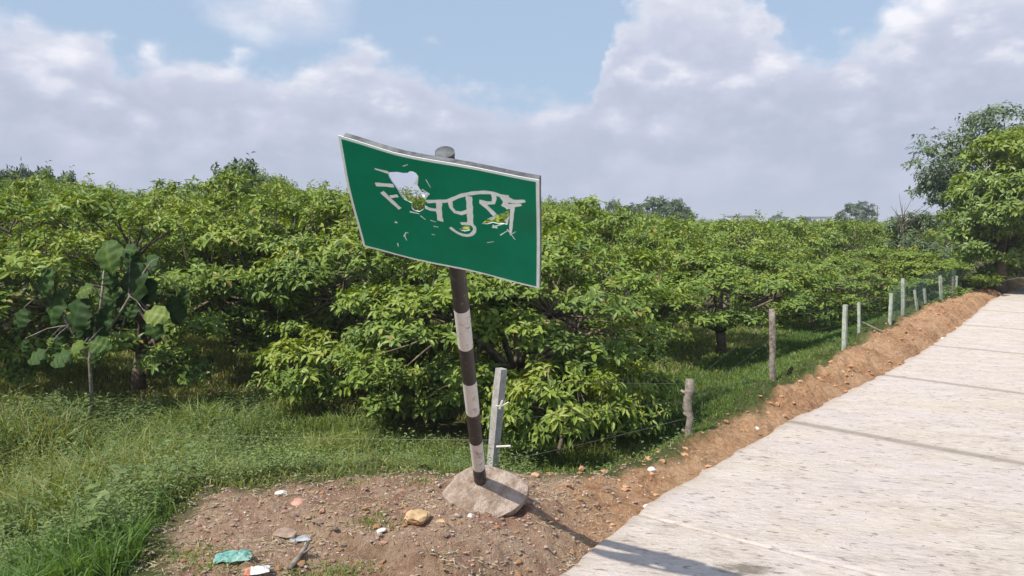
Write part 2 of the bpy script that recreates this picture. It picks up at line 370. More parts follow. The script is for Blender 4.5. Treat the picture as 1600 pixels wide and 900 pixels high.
# dirt tracked over the verge side
ea = t.add('ShaderNodeAttribute', attribute_name='edge').outputs['Fac']
c = t.mix(t.smooth(t.m('ADD', ea, t.m('MULTIPLY_ADD', st2, 1.2, -.6)), .72, 1.25, 0, .8), c, (.38, .27, .18))
sa = t.add('ShaderNodeAttribute', attribute_name='stain').outputs['Fac']
c = t.mix(t.smooth(t.m('ADD', sa, t.m('MULTIPLY_ADD', st2, 1.6, -.8)), .35, .85, 0, .8), c, (.13, .11, .075))
ja_ = t.add('ShaderNodeAttribute', attribute_name='joint').outputs['Fac']
c = t.mix(t.smooth(t.m('ADD', ja_, t.m('MULTIPLY_ADD', st, .8, -.4)), .14, .85, 0, .75), c, (.24, .205, .175))
t.link(c, p.inputs['Base Color']); p.inputs['Roughness'].default_value = .9; p.inputs['Specular IOR Level'].default_value = .25
b = t.add('ShaderNodeBump'); b.inputs['Strength'].default_value = 1.; b.inputs['Distance'].default_value = .02
t.link(t.m('ADD', t.m('ADD', st, st2), t.m('MULTIPLY', sm, .35)), b.inputs['Height']); t.link(b.outputs[0], p.inputs['Normal'])
M['road'] = m; M['joint'] = simple('joint_filler', (.10, .09, .08), (.16, .14, .12), 20, .95)
RE = densify(EDGE, .2)
seg = np.hypot(*(RE[1:]-RE[:-1]).T); ARC = np.concatenate([[0], np.cumsum(seg)])
TAN = np.gradient(RE, axis=0); TAN = nrm(TAN)
ker = np.ones(9)/9; TS = np.stack([np.convolve(np.pad(TAN[:, i], 4, 'edge'), ker, 'valid') for i in (0, 1)], -1); TS = nrm(TS)
def rpt(a, s):
    """arc position a, distance s into the road -> xy"""
    x = np.interp(a, ARC, RE[:, 0]); y = np.interp(a, ARC, RE[:, 1]); tx = np.interp(a, ARC, TS[:, 0]); ty = np.interp(a, ARC, TS[:, 1])
    return x+ty*s, y-tx*s
_, ja = sdist(RE, np.array([2.36]), np.array([6.72])); J0 = float(ja[0]); SLAB = 2.7; RW = 4.4; SK = -.10
road = empty('road', (0, 0, 0)); tag(road, 'pale concrete village road with cross joints and a rough brushed face', kind='structure')
def slab_mesh(a0, a1, fine):
    na = int((a1-a0)/(.07 if fine else .3))+2; ns = 60 if fine else 14
    u = np.linspace(0, 1, na); u = np.unique(np.concatenate([u, [.008, .018, .032, .05, .95, .968, .982, .992]])); na = len(u); s = (np.linspace(0, 1, ns)**1.3)*RW
    U, S = np.meshgrid(u, s, indexing='ij'); A = a0+.005+(a1-a0-.010)*U
    A2 = A+SK*S*1.0
    S2 = S+np.where(S < .001, (fbm(A*5, A*0, 4, 9, .6)-.5)*.10, 0)
    X, Y = rpt(A2, S2)
    Z = .012+(fbm(A2*3, S*.8, 4, 12)-.5)*.012+(fbm(A2*14, S*2, 3, 15)-.5)*.006
    Z = Z-.008*((U < .004)|(U > .996))-.006*(S < .001)
    n = na*ns; I = np.arange(n).reshape(na, ns)
    V = np.stack([X, Y, Z], -1).reshape(-1, 3); Q = np.stack([I[:-1, :-1], I[:-1, 1:], I[1:, 1:], I[1:, :-1]], -1).reshape(-1, 4)[:, ::-1]
    # skirt
    ring = np.concatenate([I[:, 0], I[-1, 1:], I[::-1, -1][1:], I[0, ::-1][1:]]); B = V[ring].copy(); B[:, 2] = -.11
    k = len(ring)-1; nb = n+np.arange(len(ring)); Qs = np.stack([ring[:-1], ring[1:], nb[1:], nb[:-1]], -1)
    V = np.concatenate([V, B]); Eg = np.concatenate([np.exp(-S.ravel()/.30), np.ones(len(B))])
    cx, cy = at_z(1165, 893)[:2]; j0_, j1_ = (1. if abs(q-J0) < .1 else .15 if q < J0 else .85 for q in (a0, a1)); dA = np.minimum(A-a0, a1-A); am = np.where(A-a0 < a1-A, j0_, j1_); jt = np.concatenate([(am*(np.exp(-dA/.035)+.35*np.exp(-dA/.12))).ravel(), np.ones(len(B))*.5]); st = np.exp(-(((V[:, 0]-cx)/.20)**2+((V[:, 1]-cy)/.09)**2))
    cx, cy = at_z(1215, 862)[:2]; st += .55*np.exp(-(((V[:, 0]-cx)/.16)**2+((V[:, 1]-cy)/.06)**2))
    np_mesh('slab', V, [Q, Qs], M['road'], road, smooth=False, attrs={'edge': Eg, 'stain': st, 'joint': jt})
a = J0-SLAB*5; i = 0
while a < 150:
    slab_mesh(a, a+SLAB, a < J0+SLAB*6); a += SLAB
aa = np.arange(J0-SLAB*5, 150, 1.); X0, Y0 = rpt(aa, .03); X1, Y1 = rpt(aa, RW-.03); k = len(aa)
V = np.concatenate([np.stack([X0, Y0, X0*0-.006], -1), np.stack([X1, Y1, X1*0-.006], -1)]); I = np.arange(k-1)
np_mesh('joint_bed', V, [np.stack([I, I+k, I+k+1, I+1], -1)], M['joint'], road)

# ------------------------------------------------------------------ leaves
def leaves(O, Dr, Up, L, Wd, tint, droop=.18, fold=.12, hi=True):
    """arrays -> V, Q, T, attr; folded lance shaped leaves"""
    Dr = nrm(Dr); S = nrm(np.cross(Dr, Up)); N = np.cross(S, Dr); L = L[:, None]; Wd = Wd[:, None]
    def P(a, b, c): return O+Dr*(a*L)+S*(b*Wd)+N*(c*L)
    if hi:
        K = [P(0, 0, 0), P(.33, 0, -.02), P(.7, 0, -droop*.5), P(1, 0, -droop), P(.28, -.42, fold*.35), P(.66, -.40, fold*.25-droop*.45), P(.28, .42, fold*.35), P(.66, .40, fold*.25-droop*.45)]
        q = [(4, 5, 2, 1), (1, 2, 7, 6)]; tr = [(0, 4, 1), (5, 3, 2), (0, 1, 6), (2, 3, 7)]
    else:
        K = [P(0, 0, 0), P(.5, 0, -droop*.3), P(1, 0, -droop), P(.45, -.5, fold*.3-droop*.2), P(.45, .5, fold*.3-droop*.2)]
        q = []; tr = [(0, 3, 1), (3, 2, 1), (0, 1, 4), (1, 2, 4)]
    n = len(O); kk = len(K); V = np.stack(K, 1).reshape(-1, 3); b = (np.arange(n)*kk)[:, None, None]
    Q = (b+np.array(q)[None]).reshape(-1, 4) if q else None
    T = (b+np.array(tr)[None]).reshape(-1, 3)
    return V, Q, T, np.repeat(tint, kk)
def limb(a, b, sag, r0, r1, n=6, r=None):
    r = r or rng; t = np.linspace(0, 1, n)[:, None]; P = a+(b-a)*t; P[:, 2] += sag*np.sin(math.pi*t[:, 0])
    P[1:-1] += r.normal(0, .03*np.linalg.norm(b-a)/2, (n-2, 3)); return P, np.linspace(r0, r1, n)
def tree_meshes(seed, R, H, leaf, nclump=70, nwh=24, nleaf=7, zlow=.12, hi=True, mat='leaf', lw=.36, shoots=14, trunk_r=.08, zc=.5, cshift=0., hollow=1., dmin=-.62, spread=.34, gap=.0, bright=.0):
    r = np.random.default_rng(seed); A = Acc(); B = Acc()
    cz = H*zc; rz = H*(1-zc)
    c = []
    while len(c) < nclump:
        d = nrm(r.normal(size=3));
        if d[2] < dmin: continue
        lump = .80+.34*vn(np.array([d[0]*1.8+seed]), np.array([d[1]*1.8+d[2]*1.7]), seed)[0]
        f = r.uniform(.55, 1)**.5*lump; q = np.array([d[0]*R*f, d[1]*R*f, cz+d[2]*(rz if d[2] > 0 else cz*(1-zlow)*1.1)*f])
        if d[2] < .05 and hollow < 1: q[:2] *= hollow+(1-hollow)*sst(d[2], -.45, .05)
        if q[2] < H*zlow*.8: q[2] = H*zlow*.8+r.uniform(0, .2)
        c.append(q)
    c = np.array(c); c[:, 0] += cshift
    base = np.array([0, 0, 0.]); fork = np.array([r.normal(0, .05), r.normal(0, .05), H*.2+.08])
    tv = tube(np.array([base-[0, 0, .15], base+[.01, 0, fork[2]*.5], fork]), [trunk_r*1.35, trunk_r, trunk_r*.95], 9); B.add(*tv)
    nl = 6; ang = np.arange(nl)*2*math.pi/nl+r.uniform(0, 6); ends = []
    for a in ang:
        e = np.array([math.cos(a)*R*.5+cshift*.7, math.sin(a)*R*.5, H*r.uniform(.4, .62)]); P, rr = limb(fork, e, .08*H*.3, trunk_r*.62, trunk_r*.26, 6, r); B.add(*tube(P, rr, 6)); ends.append(P)
    e = np.array([cshift*.8, 0, H*.72]); P, rr = limb(fork, e, 0, trunk_r*.6, trunk_r*.2, 6, r); B.add(*tube(P, rr, 6)); ends.append(P)
    for q in c:
        best = min(((np.linalg.norm(q-P[j]), P[j]) for P in ends for j in range(2, 6)), key=lambda s: s[0])
        P, rr = limb(best[1], q, .04, trunk_r*.24, .006, 5, r); B.add(*tube(P, rr, 4, False))
    rc = spread*r.uniform(.75, 1.25, nclump)*R/1.7
    ct = r.uniform(-.14, .16, nclump)
    nw = nclump*nwh; ci = np.repeat(np.arange(nclump), nwh)
    d = nrm(r.normal(size=(nw, 3))); d[:, 2] = np.abs(d[:, 2])*.75+d[:, 2]*.25
    wp = c[ci]+d*rc[ci][:, None]*(r.uniform(.25, 1, (nw, 1))**.5)*np.array([1, 1, .62])
    outw = nrm(wp-np.array([cshift, 0, cz])); ax = nrm(outw*.55+d*.5+np.array([0, 0, .75])+r.normal(0, .3, (nw, 3)))
    # upright shoots that break the outline
    if shoots:
        th = r.uniform(0, 2*math.pi, shoots); rad = R*.8*np.sqrt(r.uniform(0, 1, shoots)); sh = []; sx = []
        for a, q in zip(th, rad):
            z0 = cz+rz*math.sqrt(max(0, 1-(q/R)**2))*.85; hgt = r.uniform(.15, .42)*H/2.4
            p0 = np.array([math.cos(a)*q+cshift, math.sin(a)*q, z0-.2]); p1 = p0+np.array([r.normal(0, .08), r.normal(0, .08), hgt+.2])
            B.add(*tube(np.array([p0, (p0+p1)/2, p1]), [.008, .006, .004], 4, False))
            for k in range(4): sh.append(p0+(p1-p0)*(.45+.18*k)); sx.append([r.normal(0, .2), r.normal(0, .2), 1])
        wp = np.concatenate([wp, sh]); ax = np.concatenate([ax, nrm(np.array(sx))]); ci = np.concatenate([ci, r.integers(0, nclump, len(sh))]); nw = len(wp)
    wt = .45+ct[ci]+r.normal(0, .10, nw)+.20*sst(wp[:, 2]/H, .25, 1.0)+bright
    li = np.repeat(np.arange(nw), nleaf); n = len(li); k = np.tile(np.arange(nleaf), nw)
    a0 = r.uniform(0, 6.28, nw)[li]+k*2.4; tmp = np.where(np.abs(ax[:, 2:3]) > .9, [[1., 0, 0]], [[0, 0, 1.]]); u = nrm(np.cross(ax, tmp)); v = np.cross(ax, u)
    rad = u[li]*np.cos(a0)[:, None]+v[li]*np.sin(a0)[:, None]
    lift = r.normal(.28, .32, n)[:, None]
    Dd = nrm(rad+ax[li]*lift+np.array([0, 0, -.22])+r.normal(0, .22, (n, 3))); Up = nrm(ax[li]*.8+np.array([0, 0, .5])+r.normal(0, .22, (n, 3)))
    O = wp[li]+ax[li]*(r.uniform(-.5, .5, n)*leaf*.9)[:, None]+Dd*leaf*.12
    L = leaf*r.uniform(.6, 1.2, n)*r.uniform(.78, 1.22, nclump+1)[ci[li]]; tt = np.clip(wt[li]+r.normal(0, .10, n), 0, .94); old = r.uniform(size=n) < .012; tt[old] = 1
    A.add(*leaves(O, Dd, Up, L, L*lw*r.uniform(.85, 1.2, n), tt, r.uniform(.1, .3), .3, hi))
    return A, B
def make_tree(name, seed, R, H, leaf, mat='leaf', **kw):
    A, B = tree_meshes(seed, R, H, leaf, **kw)
    root = bpy.data.objects.new(name, None); COL.objects.link(root)
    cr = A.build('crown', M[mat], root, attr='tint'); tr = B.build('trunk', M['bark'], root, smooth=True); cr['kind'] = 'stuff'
    return root
def copy_thing(o):
    r = o.copy(); COL.objects.link(r)
    for ch in o.children:
        c2 = ch.copy(); COL.objects.link(c2); c2.parent = r
        for g2 in ch.children:
            d2 = g2.copy(); COL.objects.link(d2); d2.parent = c2
    return r
used = set()
def place(proto, x, y, s=1, rz=0, sz=None, label='', cat='tree', group=None, z=None):
    o = proto if proto.name not in used else copy_thing(proto); used.add(proto.name)
    o.location = (x, y, (hz(x, y) if z is None else z)-.03); o.rotation_euler = (0, 0, rz); o.scale = (s, s, (sz or s))
    return tag(o, label, cat, group)
near = [make_tree('orchard_tree', 101+i, 1.95, 2.55, .088, nclump=94, nwh=34, nleaf=7, zlow=(.03, .08, .14, .34)[i], hollow=(.95, .74, .72, .74)[i], lw=.46, spread=.28) for i in range(4)]
midp = [make_tree('orchard_tree', 201+i, 2.1, 2.5, .14, nclump=64, nwh=18, nleaf=6, zlow=.12, hi=False, lw=.46) for i in range(3)]
GF = 'orchard trees in the front row'
def crown_top(o):
    c = [k for k in o.children if k.name.startswith('crown')][0]; z = np.empty(len(c.data.vertices)*3, np.float32); c.data.vertices.foreach_get('co', z); return float(np.percentile(z[2::3], 97.5))
TOPZ = {o.name: crown_top(o) for o in near+midp}
SKX, SKY = zip((-300, 290), (0, 290), (100, 290), (200, 297), (300, 300), (345, 285), (400, 270), (450, 290), (520, 302), (850, 314), (900, 320), (1000, 336), (1100, 342), (1200, 345), (2200, 345))
def fit_height(pr, x, y, off):
    px = 800+FPX*x/y; zt = at_y(px, np.interp(px, SKX, SKY)+off, y)[2]; return max(.5, (zt-hz(x, y))/TOPZ[pr.name])
front = [
    (0, -6.9, 9.6, 1.05, 'dense orchard tree at the left edge of the photo above the weeds'),
    (0, -4.7, 10.1, 1.05, 'orchard tree right behind the broad leaved sapling on the left'),
    (1, -2.9, 10.9, 1.1, 'tall orchard tree with a peaked crown left of the sign'),
    (2, -1.2, 9.9, .98, 'orchard tree just left of the sign with low drooping branches'),
    (0, .10, 8.8, .98, 'orchard tree behind the leaning sign reaching down to the ground'),
    (3, 3.35, 12.9, .98, 'orchard tree with a bare trunk showing behind the tall grey fence stake'),
    (0, 6.3, 16.8, 1.0, 'orchard tree behind the pair of pale posts at the spoil bank'),
    (1, 9.4, 19.6, 1.0, 'orchard tree behind the far cluster of fence posts'),
]
for i, x, y, s, lab in front:
    place(near[i], x, y, s, rng.uniform(0, 6.28), fit_height(near[i], x, y, 22 if x < -1 else 34 if x < 2 else 48), lab, 'tree', GF)
GB = 'orchard trees in the rows behind the front row'
cnt = 0; behind = []
dirr = np.array([.60, .80]); nor = np.array([-.80, .60])
for row in range(1, 11):
    for k in range(-8, 26):
        q = np.array([.6, 8.9])+dirr*(k*3.5+(row % 2)*1.7)+nor*(row*3.1+(0 if row < 2 else .6))+rng.normal(0, .35, 2)
        x, y = q
        if y < 11.5 or y > 62: continue
        if abs(x/y) > .78: continue
        if any((x-fx)**2+(y-fy)**2 < 2.3**2 for _, fx, fy, _, _ in front): continue
        el_, _ = sdist(EDGEs, np.array([x]), np.array([y]))
        if el_[0] < 4.4 or (y < 14.5 and .8 < x < 6): continue
        s = rng.uniform(.86, 1.06)*(1.0 if x/y < -.1 else .93)
        pr = near[rng.integers(3)] if y < 17 else midp[rng.integers(3)]
        if x/y > .1: s = min(s, .97)
        o_ = place(pr, x, y, s, rng.uniform(0, 6.28), fit_height(pr, x, y, rng.uniform(6, 20) if y < 17 else rng.uniform(2, 12)), 'bushy green orchard tree standing in the rows behind the front trees', 'tree', GB); cnt += 1; behind.append((row, x/y, o_))
ORD = 'first second third fourth fifth sixth seventh eighth ninth tenth eleventh twelfth'.split()
for rw in (1, 2, 3):
    ls = sorted([b for b in behind if b[0] == rw], key=lambda b: b[1])
    for j, b in enumerate(ls[:12]): b[2]['label'] = f"orchard tree, {ORD[j]} from the left in the {ORD[rw]} row behind the fence"
print('orchard trees', cnt)

# far canopy beyond the rows: one mass
A = Acc(); n = 42000
Y = 60+rng.uniform(0, 1, n)**1.6*190; X = Y*rng.uniform(-.8, .80, n)
e_, _ = sdist(EDGEs, X, Y); kk = e_ > 6; X = X[kk]; Y = Y[kk]; n = len(X)
lump = vn(X*.45, Y*.45, 5)*.6+vn(X*.16, Y*.16, 8)*.5
Z = -.45+(1.2+.75*lump)*rng.uniform(.55, 1.0, n)
O = np.stack([X, Y, Z], -1); Dd = nrm(rng.normal(size=(n, 3))*[1, 1, .5]); Up = nrm(rng.normal(size=(n, 3))*.5+[0, 0, 1])
L = (.25+Y/500)*rng.uniform(.8, 1.3, n); A.add(*leaves(O, Dd, Up, L, L*.6, np.clip(.45+.25*(lump-.5)+rng.normal(0, .12, n), 0, .9), .2, .3, False))
tag(A.build('orchard_canopy', M['leaf'], attr='tint'), 'distant orchard canopy running to the horizon', kind='stuff')

# other trees
big = make_tree('roadside_tree', 301, 2.3, 3.75, .14, 'leaf_big', nclump=230, nwh=30, nleaf=7, zlow=.10, lw=.42, trunk_r=.13, dmin=-.92, zc=.47, shoots=6, spread=.30, bright=.10, cshift=1.25)
bq = at_z(1562, 458)
place(big, bq[0]+.1, bq[1]+.2, 1.05, 0, None, 'large bright green roadside tree with a thick forked trunk at the right edge', 'tree')
back = make_tree('roadside_tree', 302, 3.5, 5.5, .17, 'leaf_grey', nclump=170, nwh=26, nleaf=6, zlow=.25, hi=False, lw=.45, trunk_r=.2, zc=.6, shoots=6, spread=.36)
place(back, 17.5, 27.5, 1.03, 1.1, None, 'taller dull green tree rising behind the bright roadside tree', 'tree')
ac = make_tree('feathery_tree', 303, 1.5, 2.6, .14, 'leaf_grey', nclump=60, nwh=22, nleaf=7, hi=False, lw=.3, zc=.45, shoots=16, bright=.2)
place(ac, 13.3, 26.5, 1., 0, .95, 'feathery pale green bush tree left of the large roadside tree', 'tree')
farp = [make_tree('distant_tree', 310+i, 2.6, 4.4, .30, 'leaf_far', nclump=60, nwh=18, nleaf=5, hi=False, lw=.6, zc=.58, zlow=.3, trunk_r=.14, shoots=4) for i in range(2)]
for x_, y_, Yd, s, sz, lab in [(1337, 345, 118, 1.0, 1.08, 'single dark round tree on the horizon beside the thin pole'),
                       (1020, 345, 72, .95, .93, 'broad dark tree on the skyline right of the sign'), (1052, 345, 74, .72, .90, 'rounded tree at the right end of the skyline clump'), (988, 345, 70, .75, .80, 'low dark tree at the left end of the skyline clump'),
                       (958, 345, 66, .32, .85, 'thin spindly tree between the sign and the skyline clump'),
                       (905, 345, 50, .5, .72, 'dark tree top showing above the orchard just right of the sign'),
                       (30, 345, 33, .32, .97, 'thin tree top at the left end of the skyline'), (70, 345, 35, .42, .98, 'rounded hazy tree top on the left skyline'), (108, 345, 36, .36, .95, 'third hazy tree top from the left on the skyline'),
                       (380, 345, 26, .5, .90, 'tree top rising highest above the orchard left of the sign')]:
    P = at_y(x_, y_, Yd); place(farp[0 if s > .6 else 1], P[0], Yd, s, rng.uniform(0, 6), sz, lab, 'tree', z=-.45)
for i in range(46):
    Yd = rng.uniform(190, 420); xx = rng.uniform(-.7, .75); s = rng.uniform(.7, 1.2)
    place(farp[rng.integers(2)], xx*Yd, Yd, s, rng.uniform(0, 6), s*rng.uniform(.7, 1.0), 'small hazy tree in the far treeline on the horizon', 'tree', 'far treeline trees on the horizon', z=-.45)
# bare twigs beside the feathery tree
A = Acc(); P0 = at_y(1412, 345, 25); r0 = np.random.default_rng(4)
A.add(*tube(np.array([[P0[0], 25, -.4], [P0[0]+.02, 25, 1.2], [P0[0]-.05, 25, 1.9]]), [.025, .02, .014], 6))
for k in range(12):
    a = np.array([P0[0]-.03, 25, 1.3+.05*k]); d = np.array([r0.normal(0, .35), r0.normal(0, .2), r0.uniform(.3, .75)]); A.add(*tube(np.array([a, a+d*.5+[0, 0, -.03], a+d]), [.016, .010, .004], 4, False))
dt = empty('bare_tree', (0, 0, 0), 'bare twiggy tree top standing above the bushes near the horizon', 'tree'); A.build('trunk', M['bark'], dt)

# ------------------------------------------------------------------ broad leaved sapling (each leaf a part)
sp_base = np.array([-4.2, 8.0]); zb = hz(*sp_base)
spl = empty('broad_leaf_sapling', (sp_base[0], sp_base[1], zb), 'sapling with very large round leaves standing in weeds on the left', 'plant')
LV = [(225, 415, 30, 24, .45, 'f', .2), (205, 442, 34, 42, .15, 'd', .1), (245, 491, 25, 19, 1.0, 'f', .0), (130, 454, 20, 14, .85, 'f', -.1), (168, 402, 34, 26, .7, 'd', .0), (65, 442, 20, 30, .5, 'd', .1),
      (82, 480, 24, 34, .62, 'd', .15), (118, 492, 22, 36, .3, 'd', -.1), (156, 502, 26, 34, .12, 'd', 0), (118, 542, 18, 13, .75, 'f', -.2), (156, 538, 22, 13, .7, 'f', -.2), (77, 535, 10, 11, .8, 'd', -.2), (55, 557, 20, 10, .55, 'f', -.2),
      (92, 560, 22, 10, .55, 'f', -.3), (36, 542, 16, 13, .3, 'd', 0), (190, 475, 22, 26, .1, 'd', .2), (230, 455, 20, 26, .1, 'd', .15), (145, 560, 18, 18, .25, 'd', 0), (30, 500, 18, 24, .25, 'd', .2), (200, 390, 18, 14, .6, 'f', .2), (120, 520, 20, 20, .35, 'd', .1)]
r9 = np.random.default_rng(9)
for i in range(16):
    q = LV[r9.integers(len(LV))]; LV.append((q[0]+r9.normal(0, 20), q[1]+r9.normal(0, 22), r9.uniform(11, 24), r9.uniform(15, 28), r9.choice([.1, .25, .4, .62]), 'd', r9.uniform(.1, .4)))
B = Acc(); stemtop = at_y(165, 400, 8.05); fork = at_y(140, 560, 8.0)
B.add(*tube(np.array([[sp_base[0], sp_base[1], zb-.05], fork, (fork+stemtop)/2+[.03, 0, 0], stemtop]), [.022, .018, .014, .008], 7)); f2 = at_y(78, 455, 8.1); B.add(*tube(np.array([fork, (fork+f2)/2+[-.05, 0, .05], f2]), [.015, .012, .007], 6))
f3 = at_y(228, 420, 8.0); B.add(*tube(np.array([fork, (fork+f3)/2+[.05, 0, .05], f3]), [.015, .012, .007], 6))
stems = [fork+(stemtop-fork)*q for q in (.2, .4, .6, .8, 1)]+[fork+(f2-fork)*q for q in (.5, .8, 1)]+[fork+(f3-fork)*q for q in (.4, .7, 1)]
for (px, py, a, b, tn, kind, dy) in LV:
    Yd = 7.9+dy; cpt = at_y(px, py, Yd); sc = .86*Yd/FPX; L = max(a, b)*2.0*sc; Wd = min(max(a, b)*1.45, max(a, b, 12)*1.5)*2*sc*.6
    st_ = min(stems, key=lambda s: np.linalg.norm(s-cpt)); side = np.sign(cpt[0]-st_[0]+1e-3)
    if kind == 'f': nn = nrm(np.array([rng.normal(0, .2)-.2, -.75, .62])); dr = nrm(np.array([side*1., -.1, -.25]))
    else: nn = nrm(np.array([-.45+rng.normal(0, .25), -.9, .25])); dr = nrm(np.array([side*.35, -.1, -1.]))
    dr = nrm(dr-nn*(dr@nn)); ss = np.cross(dr, nn); ou = []
    NL, NWd = 15, 11; tw = rng.normal(0, .5)
    for i in range(NL):
        u = i/(NL-1); wv = math.sin(math.pi*min(1, (u*.96+.03)**.85))**.75*Wd/2*(1 if u < .98 else .05)
        for j in range(NWd):
            v = j/(NWd-1)*2-1; ou.append(cpt+dr*(u-.5)*L*(1+.05*math.sin(v*4+tn*9))+ss*wv*v*(1+.06*math.sin(u*23+tn*20))+nn*(.05*L*math.sin(u*17+v*2)*abs(v)**3+tw*.35*wv*v*(u-.4)+-.35*L*(u-.4)**2-.02*L*abs(v)+.012*math.sin(u*26+abs(v)*3)*(abs(v) > .1)-.02*L*v*v*3))
    I = np.arange(NL*NWd).reshape(NL, NWd); Q = np.stack([I[:-1, :-1], I[:-1, 1:], I[1:, 1:], I[1:, :-1]], -1).reshape(-1, 4)
    tn = tn**1.5*.72; ii = np.arange(NL*NWd)//NWd; jj = np.abs(np.arange(NL*NWd) % NWd-NWd//2); tv = np.clip(tn+.03*(((ii-jj) % 3) == 0)+rng.normal(0, .015, NL*NWd)+.10*math.sin(tn*30), 0, 1); tv[np.arange(NL)*NWd+NWd//2] = min(1, tn+.15)
    lo = np_mesh('leaf', np.array(ou)-np.array(spl.location), [Q], M['teak'], spl, True, {'tint': tv})
    B.add(*tube(np.array([st_, (st_+cpt-dr*L*.5)/2+[0, 0, .03], cpt-dr*L*.5]), [.006, .005, .004], 4, False))
B.V = [v-np.array(spl.location) for v in B.V]; B.build('stem', M['stake'], spl, True)

# ------------------------------------------------------------------ grass and weeds
def blades(X, Y, hgt, wid, tint, lean=.35):
    n = len(X); Z, E_, D_ = terrain(X, Y); a = rng.uniform(0, 2*math.pi, n); dx = np.cos(a); dy = np.sin(a); ln = rng.normal(0, lean, (n, 2))
    O = np.stack([X, Y, Z-.01], -1); S = np.stack([dx, dy, 0*dx], -1)*wid[:, None]/2
    Mi = O+np.stack([ln[:, 0]*hgt*.3, ln[:, 1]*hgt*.3, hgt*.55], -1); Tp = O+np.stack([ln[:, 0]*hgt*1.05, ln[:, 1]*hgt*1.05, hgt*(1-.35*np.hypot(ln[:, 0], ln[:, 1]))], -1)
    V = np.stack([O-S, O+S, Mi-S*.8, Mi+S*.8, Tp], 1).reshape(-1, 3); b = np.arange(n)*5
    return V, np.stack([b, b+1, b+3, b+2], -1), np.stack([b+2, b+3, b+4], -1), np.repeat(tint, 5)
def scatter(n, x0, x1, y0, y1, keep, pw=1.):
    X = rng.uniform(x0, x1, n); Y = y0+(y1-y0)*rng.uniform(0, 1, n)**pw
    e, _ = sdist(EDGEs, X, Y); d, _ = sdist(BND, X, Y); k = keep(X, Y, e, d) & (e > .0); return X[k], Y[k], d[k]
def open_sky(X, Y, r=1.45):
    k = np.ones(X.shape, bool)
    for _, fx, fy, s_, _ in front: k &= (X-fx)**2+(Y-fy)**2 > (r*s_)**2
    return k
inview = lambda X, Y: (np.abs(X) < Y*.70+.4)
A = Acc()
X, Y, d = scatter(300000, -8.5, 4.5, 3.0, 11.5, lambda X, Y, e, d: inview(X, Y) & open_sky(X, Y) & (d > -.02+.22*(fbm(X*2.6, Y*2.6, 3, 9)-.35)), 1.1)
kp = rng.uniform(size=len(X)) < np.clip(.35+.75*fbm(X*1.4, Y*1.4, 3, 31), 0, 1); X = X[kp]; Y = Y[kp]; d = d[kp]
pat = fbm(X*.9, Y*.9, 3, 50); left = sst(-X, .3, 3.)
hg = (.045+.10*sst(d, .05, .8)+left*.08*pat)*rng.uniform(.4, 1.35, len(X)); hg = np.where((X > 1.3) & (Y > 6.5), hg*.6, hg)
hg = np.where((Y < 4.6) & (X < -1.), hg*.45, hg)*(1+1.0*sst(fbm(X*1.9, Y*1.9, 3, 120), .5, .68)*left)
A.add(*blades(X, Y, hg, .003+hg*.014+.0006*Y, np.clip(.05+pat*1.0+rng.normal(0, .15, len(X))+.25*(rng.uniform(size=len(X)) < .12), 0, 1), .6))
tag(A.build('grass', M['grass'], attr='tint'), 'wild grass covering the bank between the dirt and the orchard', kind='stuff')
A = Acc()     # lush long blades low on the left and the green strip by the fence
X, Y, d = scatter(60000, -4.2, -.8, 2.9, 4.9, lambda X, Y, e, d: inview(X, Y) & (d > .05+.25*(fbm(X*3, Y*3, 3, 4)-.4)))
kp = rng.uniform(size=len(X)) < np.clip(1.5-1.1*(Y-3), 0, .5)*(X < -1.35); X, Y = X[kp], Y[kp]
hg = .20*rng.uniform(.4, 1.4, len(X)); A.add(*blades(X, Y, hg, .005+hg*.02, np.clip(rng.normal(.45, .22, len(X)), 0, 1), .5))
X, Y, d = scatter(160000, .2, 12, 6.2, 19, lambda X, Y, e, d: (d > .02) & (d < 3.8) & (fbm(X*1.2, Y*1.2, 3, 14)+.1*(d < 1.) > .34), 1.3)
hg = (.07+.05*fbm(X*2, Y*2, 2, 3))*rng.uniform(.5, 1.5, len(X))*(.3+.5*sst(d, .1, .9)); A.add(*blades(X, Y, hg, .004+.0011*Y+hg*.01, np.clip(rng.normal(.45, .2, len(X)), 0, 1), .4))
tag(A.build('lush_grass', M['lush'], attr='tint'), 'bright green grass low on the left and along the fence', kind='stuff')
A = Acc()     # dry thin grass under and between the trees
X, Y, d = scatter(120000, -9, 9, 8.6, 17, lambda X, Y, e, d: inview(X, Y) & (d > 2.2), 1.2)
hg = .10*rng.uniform(.4, 1.4, len(X)); A.add(*blades(X, Y, hg, .004+.001*Y, np.clip(rng.normal(.80, .2, len(X)), 0, 1), .45))
tag(A.build('dry_grass', M['grass'], attr='tint'), 'thin straw coloured grass on the orchard floor', kind='stuff')
